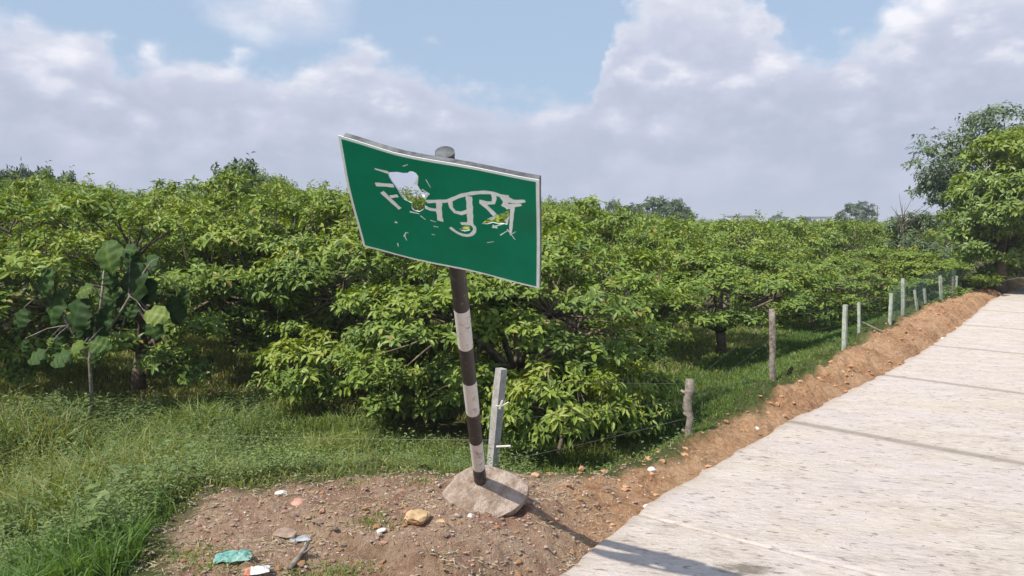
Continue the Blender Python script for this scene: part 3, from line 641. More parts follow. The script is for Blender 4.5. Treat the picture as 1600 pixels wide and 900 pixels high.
# leafy weeds
def weeds(n, x0, x1, y0, y1, keep, h0, h1, nl, leaf, tm, pw=1., lw=.5, jit=.5):
    X, Y, d = scatter(n, x0, x1, y0, y1, keep, pw); n = len(X); Z = terrain(X, Y)[0]; hg = rng.uniform(h0, h1, n)*(.6+.8*fbm(X*1.1, Y*1.1, 2, 61))
    li = np.repeat(np.arange(n), nl); m_ = len(li); u = np.tile(np.linspace(.15, 1, nl), n); a = rng.uniform(0, 6.28, m_); lx = rng.normal(0, .28, (n, 2))
    O = np.stack([X[li]+lx[li, 0]*u*hg[li], Y[li]+lx[li, 1]*u*hg[li], Z[li]+u*hg[li]], -1)
    Dd = np.stack([np.cos(a), np.sin(a), rng.uniform(-.1, .75, m_)], -1); Up = np.stack([0*a, 0*a, 1+0*a], -1)+rng.normal(0, .2, (m_, 3))
    L = leaf*rng.uniform(.6, 1.3, m_)*(1.15-.35*u); pt = fbm(X*.8, Y*.8, 3, 70)
    return leaves(O, Dd, Up, L, L*lw, np.clip(tm+(pt[li]-.5)*.9+rng.normal(0, .12, m_)+jit*(u-.5)*.5, 0, 1), .25, .3, False)
A = Acc()
bank = lambda X, Y, e, d: inview(X, Y) & open_sky(X, Y, 1.7) & (d > .15) & (fbm(X*.9, Y*.9, 3, 90) > .47-.06*(X < -2.2))
A.add(*weeds(9000, -8, .2, 3.8, 9.4, bank, .08, .28, 9, .034, .5, .9, .42))
A.add(*weeds(1500, -5.6, -2.2, 4.2, 7.8, lambda X, Y, e, d: inview(X, Y) & (d > .3), .25, .50, 16, .036, .40, 1, .36))
A.add(*weeds(1800, -3.4, -1.2, 3.8, 5.2, lambda X, Y, e, d: inview(X, Y) & (d > .12), .08, .22, 9, .036, .6, 1, .45))
A.add(*weeds(160, -.6, 1.6, 5.3, 7.4, lambda X, Y, e, d: (d > .05), .05, .16, 8, .04, .25))
A.add(*weeds(520, -4.2, -1.9, 3.8, 5.6, lambda X, Y, e, d: inview(X, Y) & (d > .25) & (fbm(X*1.6, Y*1.6, 3, 44) > .47), .12, .34, 9, .075, .55, 1, .62))
A.add(*weeds(330, -6.5, -3.4, 5.8, 8.0, lambda X, Y, e, d: inview(X, Y) & (fbm(X*1.3, Y*1.3, 3, 46) > .47), .30, .60, 16, .06, .30, 1, .5))
A.add(*weeds(260, -4.8, -3.6, 7.4, 8.3, lambda X, Y, e, d: inview(X, Y), .20, .42, 12, .07, .40, 1, .5))
tag(A.build('weeds', M['weed'], attr='tint'), 'leafy roadside weeds mixed through the grass bank', kind='stuff')

# low leafy branches of the front trees hanging towards the sign (small bushes at their feet)
bushp = make_tree('orchard_sapling', 401, .85, .98, .10, nclump=30, nwh=18, nleaf=7, zlow=.38, lw=.40, trunk_r=.025, shoots=3, spread=.42, bright=.10)
for x, y, s, sz, lab in [(.42, 7.05, .78, .92, 'young orchard bush with hanging leaves just behind the concrete footing'),
                         (-1.0, 8.5, 1.0, .9, 'low leafy bush left of the sign pole at the feet of the orchard'), (-2.0, 8.9, 1.0, .95, 'low spreading bush in sun at the foot of the peaked tree'), (9.7, 20.2, 1.5, 1.5, 'shrub in the gap between the far fence posts and the big roadside trunk'),
                         (.95, 7.7, .7, .9, 'shaded bush between the sign and the gnarled stake')]:
    place(bushp, x, y, s, rng.uniform(0, 6), sz, lab, 'bush')

# ------------------------------------------------------------------ fence posts, wires, net
def post(name, px, ytop, ybot, Yd, wpx, mat, label, topdx=0, kind='square', cat='post', group='fence posts along the orchard'):
    b_ = at_y(px, ybot, Yd); tp = at_y(px+topdx, ytop, Yd); g_ = hz(b_[0], Yd); r = wpx*Yd/FPX/2
    o = empty(name, (b_[0], Yd, g_), label, cat, group); A = Acc(); L0 = np.array([b_[0], Yd, g_])
    ax = (tp-b_)/(tp[2]-b_[2]); base = np.array([b_[0]+ax[0]*(g_-.25-b_[2]), Yd, g_-.25]); n = 10; rr = np.random.default_rng(int(px))
    P = base+(tp-base)*np.linspace(0, 1, n)[:, None]
    if kind == 'gnarl': P[1:-1] += rr.normal(0, r*.45, (n-2, 3)); R_ = r*rr.uniform(.7, 1.2, n); A.add(*tube(P, R_, 9))
    elif kind == 'square': P += rr.normal(0, r*.04, (n, 3)); A.add(*tube(P, r*(1.2 if Yd < 7 else .95)*rr.uniform(.96, 1.04, n), 4))
    else: P[1:-1] += rr.normal(0, r*.15, (n-2, 3)); A.add(*tube(P, r*rr.uniform(.88, 1.1, n), 8))
    A.V = [v-L0 for v in A.V]; s = A.build('shaft', M[mat], o, smooth=(kind != 'square'))
    if kind == 'gnarl':
        A = Acc()
        for k in (3, 5, 7): q = P[k]-L0; A.add(*tube(np.array([q, q+[r*1.6*(-1)**k, -.01, r*1.2]]), [r*.55, r*.3], 6))
        A.build('knot', M[mat], o, True)
    return o, tp, np.array([b_[0], Yd, g_])
posts = []
o1, t1, b1 = post('fence_post', 770, 576, 724, 5.95, 16, 'post', 'grey concrete post standing right behind the sign footing', 13, group='fence posts along the orchard'); posts.append((t1, b1))
A = Acc(); q = t1+np.array([.01, -.055, -.27])-b1; A.add(*tube(np.array([q+[-.05, 0, 0], q+[.0, -.012, .005], q+[.045, 0, .03]]), [.006]*3, 5)); A.add(*tube(np.array([q+[-.02, -.005, -.02], q+[.0, -.012, .045]]), [.011, .008], 5)); A.build('wire_tie', M['pale'], o1)
A = Acc(); q = at_y(776, 698, 5.90)-b1; q2 = at_y(798, 697, 5.84)-b1; A.add(*tube(np.array([q, q2]), [.009, .008], 7)); A.build('peg', M['pale'], o1)
o_, t_, b_ = post('fence_stake', 1074, 592, 698, 6.2, 14, 'stake', 'gnarled grey wooden stake between the footing and the spoil bank', 4, 'gnarl'); posts.append((t_, b_))
o_, t_, b_ = post('fence_stake', 1207, 483, 606, 8.35, 11, 'stake', 'tall straight grey wooden stake in front of the bare tree trunk', -1, 'round'); posts.append((t_, b_))
rest = [(1319, 476, 556, 9.95, 9, 2, 'pale post at the near end of the row on the spoil bank'), (1343, 473, 532, 11.3, 6, -1, 'thin pale post just behind the nearest bank post with a dark prop'),
        (1390, 458, 515, 12.3, 7, 3, 'pale square post third along the spoil bank'), (1411, 435, 498, 13.5, 7, 0, 'tallest pale post with crossed wires along the spoil bank'),
        (1434, 453, 490, 14.3, 5, -5, 'short pale post tilting left beside the tallest post'), (1447, 451, 482, 15.2, 5, -3, 'short pale post right of the left tilting one'),
        (1471, 431, 473, 16.2, 6, -2, 'pale post standing alone before the far cluster'), (1489, 432, 466, 17.2, 4, 0, 'dark thin post leading the far cluster'),
        (1494, 431, 458, 18.0, 4, 1, 'pale left hand post of the far pair'), (1501, 431, 457, 18.7, 4, 0, 'pale right hand post of the far pair'), (1512, 430, 455, 19.5, 4, 6, 'farthest post tilting right near the big tree trunk')]
for px, yt, yb, Yd, wp_, dx, lab in rest:
    o_, t_, b_ = post('fence_post', px, yt, yb, Yd, wp_, 'stake' if px == 1489 else 'limepost', lab, dx, 'square'); posts.append((t_, b_))
    if px == 1343:
        A = Acc(); A.add(*tube(np.array([t_-b_+[0, .02, -.25], np.array([.42, .05, .02])]), [.018, .02], 6)); A.build('prop', M['stake'], o_)
def wire(P, r, name, lab, mat='wire'):
    A = Acc()
    for a, b_, sg in P:
        k = np.linspace(0, 1, 9)[:, None]; Q_ = a+(b_-a)*k; Q_[:, 2] -= sg*4*(k*(1-k))[:, 0]; A.add(*tube(Q_, r, 4, False))
    return tag(A.build(name, M[mat]), lab, 'wire')
lp = at_y(120, 672, 7.3); lp2 = at_y(-260, 640, 7.9)
wire([(posts[0][1]+[0, 0, .48], lp, .02), (lp, lp2, .02)], .0018, 'fence_wire', 'slack fence wire running left from the grey post under the trees', 'wire')
P = []
for (ta, ba), (tb, bb) in zip(posts[:-1], posts[1:]):
    for f in (.30, .62, .92): P.append((ba+(ta-ba)*f, bb+(tb-bb)*f, .012))
wire(P, .0013, 'fence_wires', 'three strand wire strung from post to post beside the spoil bank')
A = Acc(); sel = posts[5:]
for (ta, ba), (tb, bb) in zip(sel[:-1], sel[1:]):
    hgt = .55; n = max(2, int(np.linalg.norm(bb-ba)/.09)); w_ = .0022
    for i in range(8):
        z = hgt*i/7; A.add(*tube(np.array([ba+[0, .04, z], bb+[0, .04, z]]), [w_]*2, 3, False))
    for i in range(n):
        q = ba+(bb-ba)*i/n+[0, .04, 0]; A.add(*tube(np.array([q, q+[0, 0, hgt]]), [w_]*2, 3, False))
tag(A.build('fence_net', M['net']), 'sagging green mesh netting fixed to the far row of pale posts', 'net')

# ------------------------------------------------------------------ the sign
SM = .83
def sw(v): v = np.array(v, float); return np.array([0, 0, CAMH])+SM*(v-np.array([0, 0, CAMH]))
TL, TR, BL, BR = [sw(v) for v in ((-.74560201, 3.4786055, 2.04884699), (.10993974, 3.26752827, 1.86583136), (-.72781465, 3.96366028, 1.57256968), (.1277271, 3.75258306, 1.38955405))]
RX = nrm(TR-TL); DN = nrm(BL-TL); NO = np.cross(RX, DN); NO = NO if NO[1] < 0 else -NO; PC = (TL+TR+BL+BR)/4
WW = np.linalg.norm(TR-TL); HH = np.linalg.norm(BL-TL)
foot = np.array([-.17302514, 4.34777723, .27302154]); pd = nrm(np.array([-.00731646, -.16398267, .1885634]))
sign = empty('road_sign', tuple(foot), 'leaning green place name sign on a black and white banded pole', 'road sign'); S0 = np.array(foot)
print('pole-plane', [(float((foot+pd*k-PC)@NO)) for k in (1.6, 1.9, 2.2)])
def uv(px, py):
    r = ray(px, py); C0 = np.array([0, 0, CAMH]); tt = ((PC-C0)@NO)/(r@NO); q = C0+r*tt-PC; return (q@RX, -(q@DN))
def z7(X_, Y_): return uv(570+X_/5.714, 245+Y_/5.714)
def bend(u, v):
    a = u/(WW/2); b_ = v/(HH/2); return   .011*(1-a*a)*(.5+.5*b_)-.010*max(0, b_-.3)*max(0, -a-.4)*3+.004*math.sin(a*5+b_*3)
def P3(u, v, off=0.): return PC+RX*u-DN*v+NO*(bend(u, v)+off)-S0
holeA = [z7(*q) for q in [(208, 132), (250, 126), (300, 119), (350, 126), (398, 122), (412, 107), (440, 106), (470, 120), (492, 152), (490, 190), (482, 232), (500, 268), (520, 296), (560, 300), (592, 308), (585, 324), (520, 330), (555, 345), (562, 366), (548, 395), (540, 430), (528, 462), (492, 486), (455, 482), (425, 468), (418, 440), (424, 410), (395, 398), (352, 376), (322, 340), (295, 290), (268, 250), (240, 212), (222, 180)]]
holeB = [z7(*q) for q in [(1048, 585), (1090, 545), (1130, 528), (1180, 512), (1225, 500), (1262, 486), (1290, 476), (1292, 520), (1290, 570), (1274, 602), (1232, 592), (1200, 594), (1150, 578), (1100, 590)]]
holeC = [z7(*q) for q in [(850, 628), (885, 606), (925, 594), (950, 612), (946, 640), (905, 652), (868, 650)]]
def inside(p, poly):
    x, y = p; c_ = False; n = len(poly)
    for i in range(n):
        x1, y1 = poly[i]; x2, y2 = poly[(i+1) % n]
        if (y1 > y) != (y2 > y) and x < (x2-x1)*(y-y1)/(y2-y1)+x1: c_ = not c_
    return c_
def sheet(name, outer, holes, mat, off, thick, parent, step=.035, back=None):
    vs = [Vector(p) for p in outer]; ed = [(i, (i+1) % len(outer)) for i in range(len(outer))]
    for h_ in holes:
        b0 = len(vs); vs += [Vector(p) for p in h_]; ed += [(b0+i, b0+(i+1) % len(h_)) for i in range(len(h_))]
    xs = [p[0] for p in outer]; ysq = [p[1] for p in outer]
    u = min(xs)+step*.7
    while u < max(xs):
        v = min(ysq)+step*.7
        while v < max(ysq):
            if inside((u, v), outer) and not any(inside((u, v), h_) for h_ in holes): vs.append(Vector((u, v)))
            v += step
        u += step
    V2, E2, F2, _, _, _ = delaunay_2d_cdt(vs, ed, [], 1, 1e-5)
    F2 = [f_ for f_ in F2 if not any(inside(tuple(sum((V2[i] for i in f_), Vector((0, 0)))/len(f_)), h_) for h_ in holes)]
    n = len(V2); V = [P3(p.x, p.y, off) for p in V2]+[P3(p.x, p.y, off-thick) for p in V2]; Fs = []; cntE = {}
    for f_ in F2:
        a = (V2[f_[1]]-V2[f_[0]]).cross(V2[f_[2]]-V2[f_[0]]); f_ = list(f_) if a > 0 else list(f_)[::-1]
        Fs.append(tuple(f_)); Fs.append(tuple(i+n for i in f_[::-1]))
        for i in range(3): cntE[(f_[i], f_[(i+1) % 3])] = 1
    for (i, j) in cntE:
        if (j, i) not in cntE: Fs.append((j, i, i+n, j+n))
    me = bpy.data.meshes.new(name); me.from_pydata([tuple(v) for v in V], [], Fs); me.update()
    return link(name, me, mat, parent)
# materials of the sign
m, t, p, o = newmat('green_sheeting'); co = t.add('ShaderNodeTexCoord').outputs['Object']
nn_ = t.noise(co, 7, 5, .6); sc_ = t.noise(t.mapping(co, (4, 4, 30)), 9, 4, .7, 1.)
c = t.ramp(nn_, [(.3, (.001, .200, .108)), (.7, (.003, .245, .140))]); c = t.mix(t.smooth(sc_, .70, .78, 0, .5), c, (.05, .24, .16)); c = t.mix(t.smooth(t.noise(co, 3, 4), .52, .72, 0, .30), c, (.03, .11, .05))
t.link(c, p.inputs['Base Color']); p.inputs['Roughness'].default_value = .6; p.inputs['Specular IOR Level'].default_value = .12; M['green'] = m
M['signwhite'] = simple('faded_white_film', (.76, .87, .90), (.86, .95, .97), 30, .6, .3, 80, dist=.002)
M['alu'] = simple('grey_sheet_metal', (.30, .32, .34), (.48, .50, .52), 12, .5, .2, 60, metal=.2)
M['flange'] = simple('grimy_flange', (.07, .075, .085), (.18, .19, .20), 18, .7, .4, 60)
m, t, p, o = newmat('banded_paint'); co = t.add('ShaderNodeTexCoord').outputs['Object']; mi_ = t.add('ShaderNodeAttribute', attribute_name='tint').outputs['Fac']
chip = t.smooth(t.m('ADD', t.noise(co, 38, 5, .7), t.m('MULTIPLY', t.noise(t.mapping(co, (1, 1, .25)), 14, 4, .7), .6)), .86, .96); gr = t.noise(co, 9, 4, .6)
c = t.mix(mi_, t.mix(gr, (.014, .013, .013), (.035, .032, .030)), t.mix(gr, (.54, .51, .49), (.72, .69, .67)))
c = t.mix(t.m('MULTIPLY', chip, .6), c, (.20, .12, .08)); t.link(c, p.inputs['Base Color']); p.inputs['Roughness'].default_value = .5
b = t.add('ShaderNodeBump'); b.inputs['Strength'].default_value = .4; b.inputs['Distance'].default_value = .003; t.link(t.noise(co, 60, 4), b.inputs['Height']); t.link(b.outputs[0], p.inputs['Normal']); M['band'] = m
def rect(x0, y0, x1, y1, n=10):
    o_ = [(x0+(x1-x0)*i/n, y0) for i in range(n)]+[(x1, y0+(y1-y0)*i/n) for i in range(n)]+[(x1-(x1-x0)*i/n, y1) for i in range(n)]+[(x0, y1-(y1-y0)*i/n) for i in range(n)]
    return o_
a_, b_ = WW/2, HH/2
holes = [holeA, holeB, holeC]
plate = sheet('sign_plate', rect(-a_, -b_, a_, b_), holes, M['signwhite'], 0, .0018, sign)
bw = .0115
face = sheet('green_face', rect(-a_+bw, -b_+bw, a_-bw, b_-bw), holes, M['green'], .0016, .0013, plate)
backp = sheet('back_sheet', rect(-a_+.001, -b_+.001, a_-.001, b_-.001), holes, M['alu'], -.0025, .001, plate)
A = Acc(); fl = .019
def strip(pts):
    V = []; n = len(pts)
    for (u, v), (iu, iv) in pts:
        V += [P3(u, v, -.004), P3(u, v, -.004-fl), P3(iu, iv, -.004-fl), P3(iu, iv, -.004)]
    Q = [(i*4+j, i*4+(j+1) % 4, i*4+4+(j+1) % 4, i*4+4+j) for i in range(n-1) for j in range(4)]+[(3, 2, 1, 0), ((n-1)*4, (n-1)*4+1, (n-1)*4+2, (n-1)*4+3)]
    A.add(V, Q)
k = 12; tf = .004
strip([((-a_+.02+(2*a_-.02)*i/k, b_), (-a_+.02+(2*a_-.02)*i/k, b_-tf)) for i in range(k+1)])
strip([((a_, -b_+2*b_*i/k), (a_-tf, -b_+2*b_*i/k)) for i in range(k+1)])
strip([((-a_+2*a_*i/k, -b_), (-a_+2*a_*i/k, -b_+tf)) for i in range(k+1)])
strip([((-a_, -b_+(2*b_-.03)*i/k), (-a_+tf, -b_+(2*b_-.03)*i/k)) for i in range(k+1)])
A.build('flange', M['flange'], sign)
# lettering: strokes laid on the sheet
def stroke(pts, w_, closed=False, taper=None, name='letter_stroke', off=.0032):
    P = np.array([z7(*q) for q in pts]); 
    P = densify(P, .012) if len(P) > 2 else P[0]+(P[1]-P[0])*np.linspace(0, 1, 6)[:, None]
    T_ = nrm(np.gradient(P, axis=0)); Nn = np.stack([-T_[:, 1], T_[:, 0]], -1); n = len(P)
    wm = w_/5.714/FPX*np.linalg.norm(PC-[0, 0, CAMH])*.5*1.18; W_ = np.full(n, wm)
    if taper: W_ = W_*np.linspace(taper[0], taper[1], n)
    W_ = W_*(1+.10*np.sin(np.arange(n)*1.9))
    L_ = P+Nn*W_[:, None]; R_ = P-Nn*W_[:, None]; V = []
    for i in range(n): V += [P3(*L_[i], off), P3(*R_[i], off), P3(*R_[i], off-.0016), P3(*L_[i], off-.0016)]
    Q = [(i*4+j, i*4+(j+1) % 4, i*4+4+(j+1) % 4, i*4+4+j) for i in range(n-1) for j in range(4)]+[(3, 2, 1, 0), ((n-1)*4, (n-1)*4+1, (n-1)*4+2, (n-1)*4+3)]
    return np.array(V), np.array(Q)
def glyph(strokes):
    A = Acc()
    for i, s in enumerate(strokes): A.add(*stroke(*s[:2], taper=s[2] if len(s) > 2 else None, off=.0032+.0006*i))
    return A.build('letter', M['signwhite'], plate)
glyph([([(90, 105), (215, 132)], 26, (.35, 1)), ([(100, 240), (262, 250)], 32), ([(158, 305), (235, 378), (320, 456)], 38, (1, .85)), ([(232, 348), (300, 338)], 26)])
glyph([([(560, 384), (650, 376), (750, 370), (830, 340), (885, 322), (1000, 308), (1090, 308), (1150, 318), (1215, 340), (1290, 352)], 30), ([(676, 382), (672, 470), (682, 562)], 46), ([(545, 436), (590, 452), (662, 458)], 30)])
glyph([([(775, 368), (782, 430), (815, 470), (870, 484), (932, 462)], 32), ([(938, 335), (948, 450), (952, 585)], 46)])
glyph([([(768, 618), (815, 655), (880, 684), (945, 684), (985, 650), (988, 610), (962, 582), (915, 576), (868, 578)], 28)])
glyph([([(1150, 322), (1160, 362), (1152, 402), (1100, 402), (1030, 384)], 32), ([(1040, 388), (1100, 440), (1168, 512)], 34)])
glyph([([(1228, 350), (1262, 392), (1240, 440)], 40), ([(1262, 365), (1330, 392), (1435, 386)], 44, (1.2, .5)), ([(1255, 440), (1320, 430), (1400, 420)], 40, (1.2, .5)), ([(1322, 440), (1312, 560), (1305, 668)], 30, (1.1, .7))])
A = Acc()   # chips and peeled flecks
for pts, w_ in [([(1145, 606), (1190, 622)], 34), ([(1215, 688), (1285, 648)], 10), ([(1275, 640), (1345, 735)], 9), ([(1300, 690), (1350, 665)], 8), ([(275, 570), (297, 580)], 20), ([(358, 700), (372, 665)], 14), ([(370, 665), (395, 672)], 8), ([(500, 520), (545, 556)], 10), ([(405, 485), (490, 502)], 16), ([(618, 615), (660, 622)], 9), ([(590, 560), (640, 575)], 7), ([(355, 60), (400, 44)], 7), ([(560, 178), (600, 250)], 6), ([(520, 270), (590, 310)], 14), ([(300, 760), (305, 790)], 10), ([(600, 690), (630, 694)], 5), ([(1100, 750), (1160, 742)], 5), ([(1160, 610), (1250, 590)], 12), ([(360, 690), (380, 735)], 9)]:
    A.add(*stroke(pts, w_, taper=(1, .4), off=.0030))
A.build('peeled_fleck', M['signwhite'], plate)
# torn flaps bent back round the big hole
A = Acc()
def flap(p0, p1, tip, dep):
    A = Acc()
    a, b_, c_ = z7(*p0), z7(*p1), z7(*tip); V = [P3(*a, .001), P3(*b_, .001), P3(*c_, dep)]; V += [v-NO*.0015 for v in V]
    A.add(V, [(0, 1, 4, 3), (1, 2, 5, 4), (2, 0, 3, 5)], [(0, 2, 1), (3, 4, 5)]); A.build('torn_flap', M['signwhite'], plate)
flap((322, 340), (395, 398), (372, 300), .02); flap((222, 180), (208, 132), (236, 148), .012); flap((492, 152), (482, 232), (455, 205), .014); flap((520, 330), (592, 308), (560, 345), .015); flap((418, 440), (455, 482), (440, 450), .012); flap((1292, 520), (1274, 602), (1262, 548), .014); flap((1100, 545), (1180, 512), (1150, 540), .012)
# pole: equal painted bands
topk = foot+pd*2.56
A = Acc(); bl = .25; edges = [-.35, .155]
k0 = .155
while k0 < 2.6: k0 += bl; edges.append(k0)
Ltop = float((TL*.5+TR*.5-foot)@pd)-.045; Rp = .034
edges = [e2 for e2 in edges if e2 < Ltop-.02]+[Ltop]
for i, (s0, s1) in enumerate(zip(edges[:-1], edges[1:])):
    white = (i % 2 == 1) and s1 < 1.50
    ss_ = np.linspace(s0, s1, 7); P = np.array([pd*s for s in ss_]); V, Q, T_ = tube(P, Rp, 24, cap=(i == 0 or i == len(edges)-2)); A.add(V, Q, T_, a=1. if white else 0.)
A.build('pole', M['band'], sign, smooth=True, attr='tint')
A = Acc(); A.add(*tube(np.array([pd*(Ltop-.012), pd*(Ltop+.003)]), [Rp+.0015, Rp+.001], 24)); A.build('pole_cap', M['flange'], sign)
A = Acc()
for ff in (.25, .78):
    c0 = PC-S0-DN*(HH/2-HH*ff)*1.0; s_ = float((c0)@pd); q = pd*s_
    A.add(*tube(np.array([q+pd*-.014, q+pd*.014]), [Rp+.005]*2, 24)); v_ = NO*.05
    A.add(*tube(np.array([q+RX*.05, q+RX*.05+v_*.8]), [.006]*2, 6)); A.add(*tube(np.array([q-RX*.05, q-RX*.05+v_*.8]), [.006]*2, 6)); A.add(*tube(np.array([q-RX*.06, q+RX*.06]), [.006]*2, 6))
A.build('bracket', M['flange'], sign)
# footing: a broken disc of concrete pulled up with the pole
fr = nrm(np.cross(pd, [0, 0, 1.])); fr = fr if fr[0] > 0 else -fr; fu = np.cross(pd, fr); fu = fu if fu[1] > 0 else -fu
outl = [(688, 770), (700, 756), (712, 742), (728, 730), (748, 724), (770, 727), (795, 735), (815, 746), (827, 760), (822, 780), (805, 797), (780, 809), (758, 812), (738, 807), (722, 798), (704, 789)]
ol = []
for q in outl:
    r = ray(*q); C0 = np.array([0, 0, CAMH]); tt = ((foot-C0)@pd)/(r@pd); v = C0+r*tt-foot; ol.append((v@fr, v@fu))
ol = densify(np.array(ol+[ol[0]]), .03)[:-1]; n = len(ol); rings = [(0, .012), (.25, .014), (.5, .010), (.72, .006), (.88, .0), (.97, -.006), (1.0, -.022), (.99, -.05), (.93, -.09), (.80, -.15), (.62, -.22), (.3, -.28)]
V = []
for k_, (f_, hgt) in enumerate(rings):
    for j in range(n):
        nz_ = (fbm(np.array([ol[j][0]*14*max(f_, .2)+3]), np.array([ol[j][1]*14*max(f_, .2)+hgt*18]), 4, 8, .6)[0]-.5)
        chunk = .10*max(0, nz_)*(k_ > 5)
        V.append(fr*ol[j][0]*(f_-chunk*2)+fu*ol[j][1]*(f_-chunk*2)+pd*(hgt+nz_*(.034 if k_ > 0 else 0)))
Q = [(i*n+j, i*n+(j+1) % n, (i+1)*n+(j+1) % n, (i+1)*n+j) for i in range(len(rings)-1) for j in range(n)]
np_mesh('footing', np.array(V), [np.array(Q), ], M['concrete'], sign, smooth=False)

# ------------------------------------------------------------------ stones, clods, litter
def rock(seed, s, flat=.6, n=2):
    r = np.random.default_rng(seed); import bmesh
    bm = bmesh.new(); bmesh.ops.create_icosphere(bm, subdivisions=n, radius=1); V = np.array([v.co[:] for v in bm.verts]); F = np.array([[v.index for v in f.verts] for f in bm.faces]); bm.free()
    pl = nrm(r.normal(size=(9, 3))); 
    for q in pl:
        dd = V@q; lim = r.uniform(.55, .9); V = V-np.outer(np.maximum(dd-lim, 0), q)
    V = V*(1+r.normal(0, .05, (len(V), 1)))*np.array([1, r.uniform(.6, .95), flat])*s
    return V, F
def rock_obj(name, px, py, wpx, hpx, mat, lab, cat='stone', seed=0, group=None, flat=None):
    q = at_z(px, py, .1)
    for _ in range(6): zz = hz(q[0], q[1]); q = at_z(px, py, zz)
    s = wpx/2*q[1]/FPX; V, F = rock(seed, s, flat or min(.8, hpx/wpx*1.05), 3 if wpx > 30 else 2)
    o = np_mesh(name, V, [F], mat); o.location = (q[0], q[1], zz+s*(flat or .5)*.45); o.rotation_euler = (0, 0, seed*1.3); return tag(o, lab, cat, group)
rock_obj('rock', 652, 814, 50, 22, M['ochre'], 'pale ochre rock lump lying left of the concrete footing', seed=3)
rock_obj('rock', 688, 818, 18, 10, M['ochre'], 'small ochre piece touching the right of the ochre rock', seed=5)
rock_obj('rock', 1018, 738, 24, 13, M['pale'], 'white stone on the dirt shoulder near the road edge', seed=8)
rock_obj('brick_piece', 466, 789, 30, 15, M['brick'], 'pinkish brick fragment at the top of the rubble mound', 'brick', seed=9)
rock_obj('brick_piece', 440, 773, 22, 9, M['pale'], 'flat cream brick chip just above the pink fragment', 'brick', seed=10)
rock_obj('rock', 446, 838, 44, 14, M['stone'], 'flat grey stone in the middle of the rubble mound', seed=12, flat=.4)
rock_obj('rock', 735, 810, 20, 11, M['pale'], 'pale stone wedged under the left side of the footing', seed=13)
rock_obj('rock', 715, 806, 16, 9, M['stone'], 'brown stone under the footing rim', seed=14)
rock_obj('rock', 596, 829, 26, 8, M['pale'], 'thin white shard lying on the rubble right of the grass tuft', seed=15, flat=.25)
rock_obj('rock', 1183, 671, 9, 7, M['pale'], 'tiny white stone on the shoulder beside the road curve', seed=16)
rock_obj('rock', 1020, 795, 34, 10, M['pale'], 'broken concrete crumb at the corner of the road edge', seed=17, flat=.3)
rock_obj('rock', 1474, 531, 12, 6, M['pale'], 'small white stone beside the far road edge', seed=18)
rock_obj('rock', 1442, 520, 14, 6, M['ochre'], 'pale clod on the crest of the spoil bank', seed=19)
protos = []
for i in range(5):
    V, F = rock(60+i, 1., .6, 1); me_o = None; protos.append((V, F))
r = np.random.default_rng(5); meshes = []
for i, (V, F) in enumerate(protos):
    for mt in ('stone', 'brick', 'clod'):
        me = bpy.data.meshes.new('stone'); me.from_pydata([tuple(v) for v in V], [], [tuple(f_) for f_ in F]); me.materials.append(M[mt]); me.update(); meshes.append(me)
cnt = 0
while cnt < 150:
    px = r.uniform(270, 960); py = r.uniform(760, 898); q = at_z(px, py, .08); e, _ = sdist(EDGEs, q[:1], q[1:2]); d, _ = sdist(BND, q[:1], q[1:2])
    if e[0] < .08 or d[0] > -.05: continue
    s = r.uniform(.012, .028); o = bpy.data.objects.new('stone', meshes[r.integers(len(meshes)) if px < 700 else r.integers(5)*3+(2 if r.uniform() < .7 else 0)]); COL.objects.link(o)
    o.location = (q[0], q[1], hz(q[0], q[1])+s*.2); o.scale = (s*r.uniform(.8, 1.3), s, s*r.uniform(.6, 1)); o.rotation_euler = (r.uniform(-.3, .3), r.uniform(-.3, .3), r.uniform(0, 6))
    tag(o, 'small brown rubble stone scattered on the dirt around the footing', 'stone', 'rubble stones scattered over the dirt'); cnt += 1
def gravel(n, keep, x0, x1, y0, y1, smin, smax, name, mat, lab, zf=None, pw=2.):
    X = rng.uniform(x0, x1, n); Y = rng.uniform(y0, y1, n); Z, e, d = terrain(X, Y); k = keep(X, Y, e, d); X, Y, Z = X[k], Y[k], Z[k]; n = len(X); A = Acc()
    if zf is not None: Z = Z*0+zf
    S = smin+(smax-smin)*rng.uniform(0, 1, n)**pw; R3 = rng.uniform(0, 6.28, n)
    for i in range(5):
        V, F = protos[i]; I = np.arange(i, n, 5); c_, s_ = np.cos(R3[I]), np.sin(R3[I]); sx = S[I]; fz = rng.uniform(.5, 1., len(I))
        Vx = (V[None, :, 0]*c_[:, None]-V[None, :, 1]*s_[:, None])*sx[:, None]+X[I][:, None]; Vy = (V[None, :, 0]*s_[:, None]+V[None, :, 1]*c_[:, None])*sx[:, None]+Y[I][:, None]; Vz = V[None, :, 2]*(sx*fz)[:, None]+(Z[I]+sx*.15)[:, None]
        A.add(np.stack([Vx, Vy, Vz], -1).reshape(-1, 3), None, (F[None]+(np.arange(len(I))*len(V))[:, None, None]).reshape(-1, 3))
    return tag(A.build(name, mat), lab, kind='stuff')
dk = lambda X, Y, e, d: (e > .03) & (d < .1) & inview(X, Y)
gravel(7500, lambda X, Y, e, d: dk(X, Y, e, d) & (X < .8), -2.4, 1.2, 3.2, 6, .003, .018, 'gravel', M['stone'], 'fine brown gravel over the rubble mound')
gravel(2500, lambda X, Y, e, d: dk(X, Y, e, d), -2.4, 1.2, 3.2, 6, .003, .013, 'brick_crumbs', M['brick'], 'reddish brick crumbs over the rubble mound')
gravel(800, lambda X, Y, e, d: dk(X, Y, e, d), -2.4, 1.5, 3.2, 6, .003, .010, 'pale_gravel', M['pale'], 'pale chips over the rubble mound')
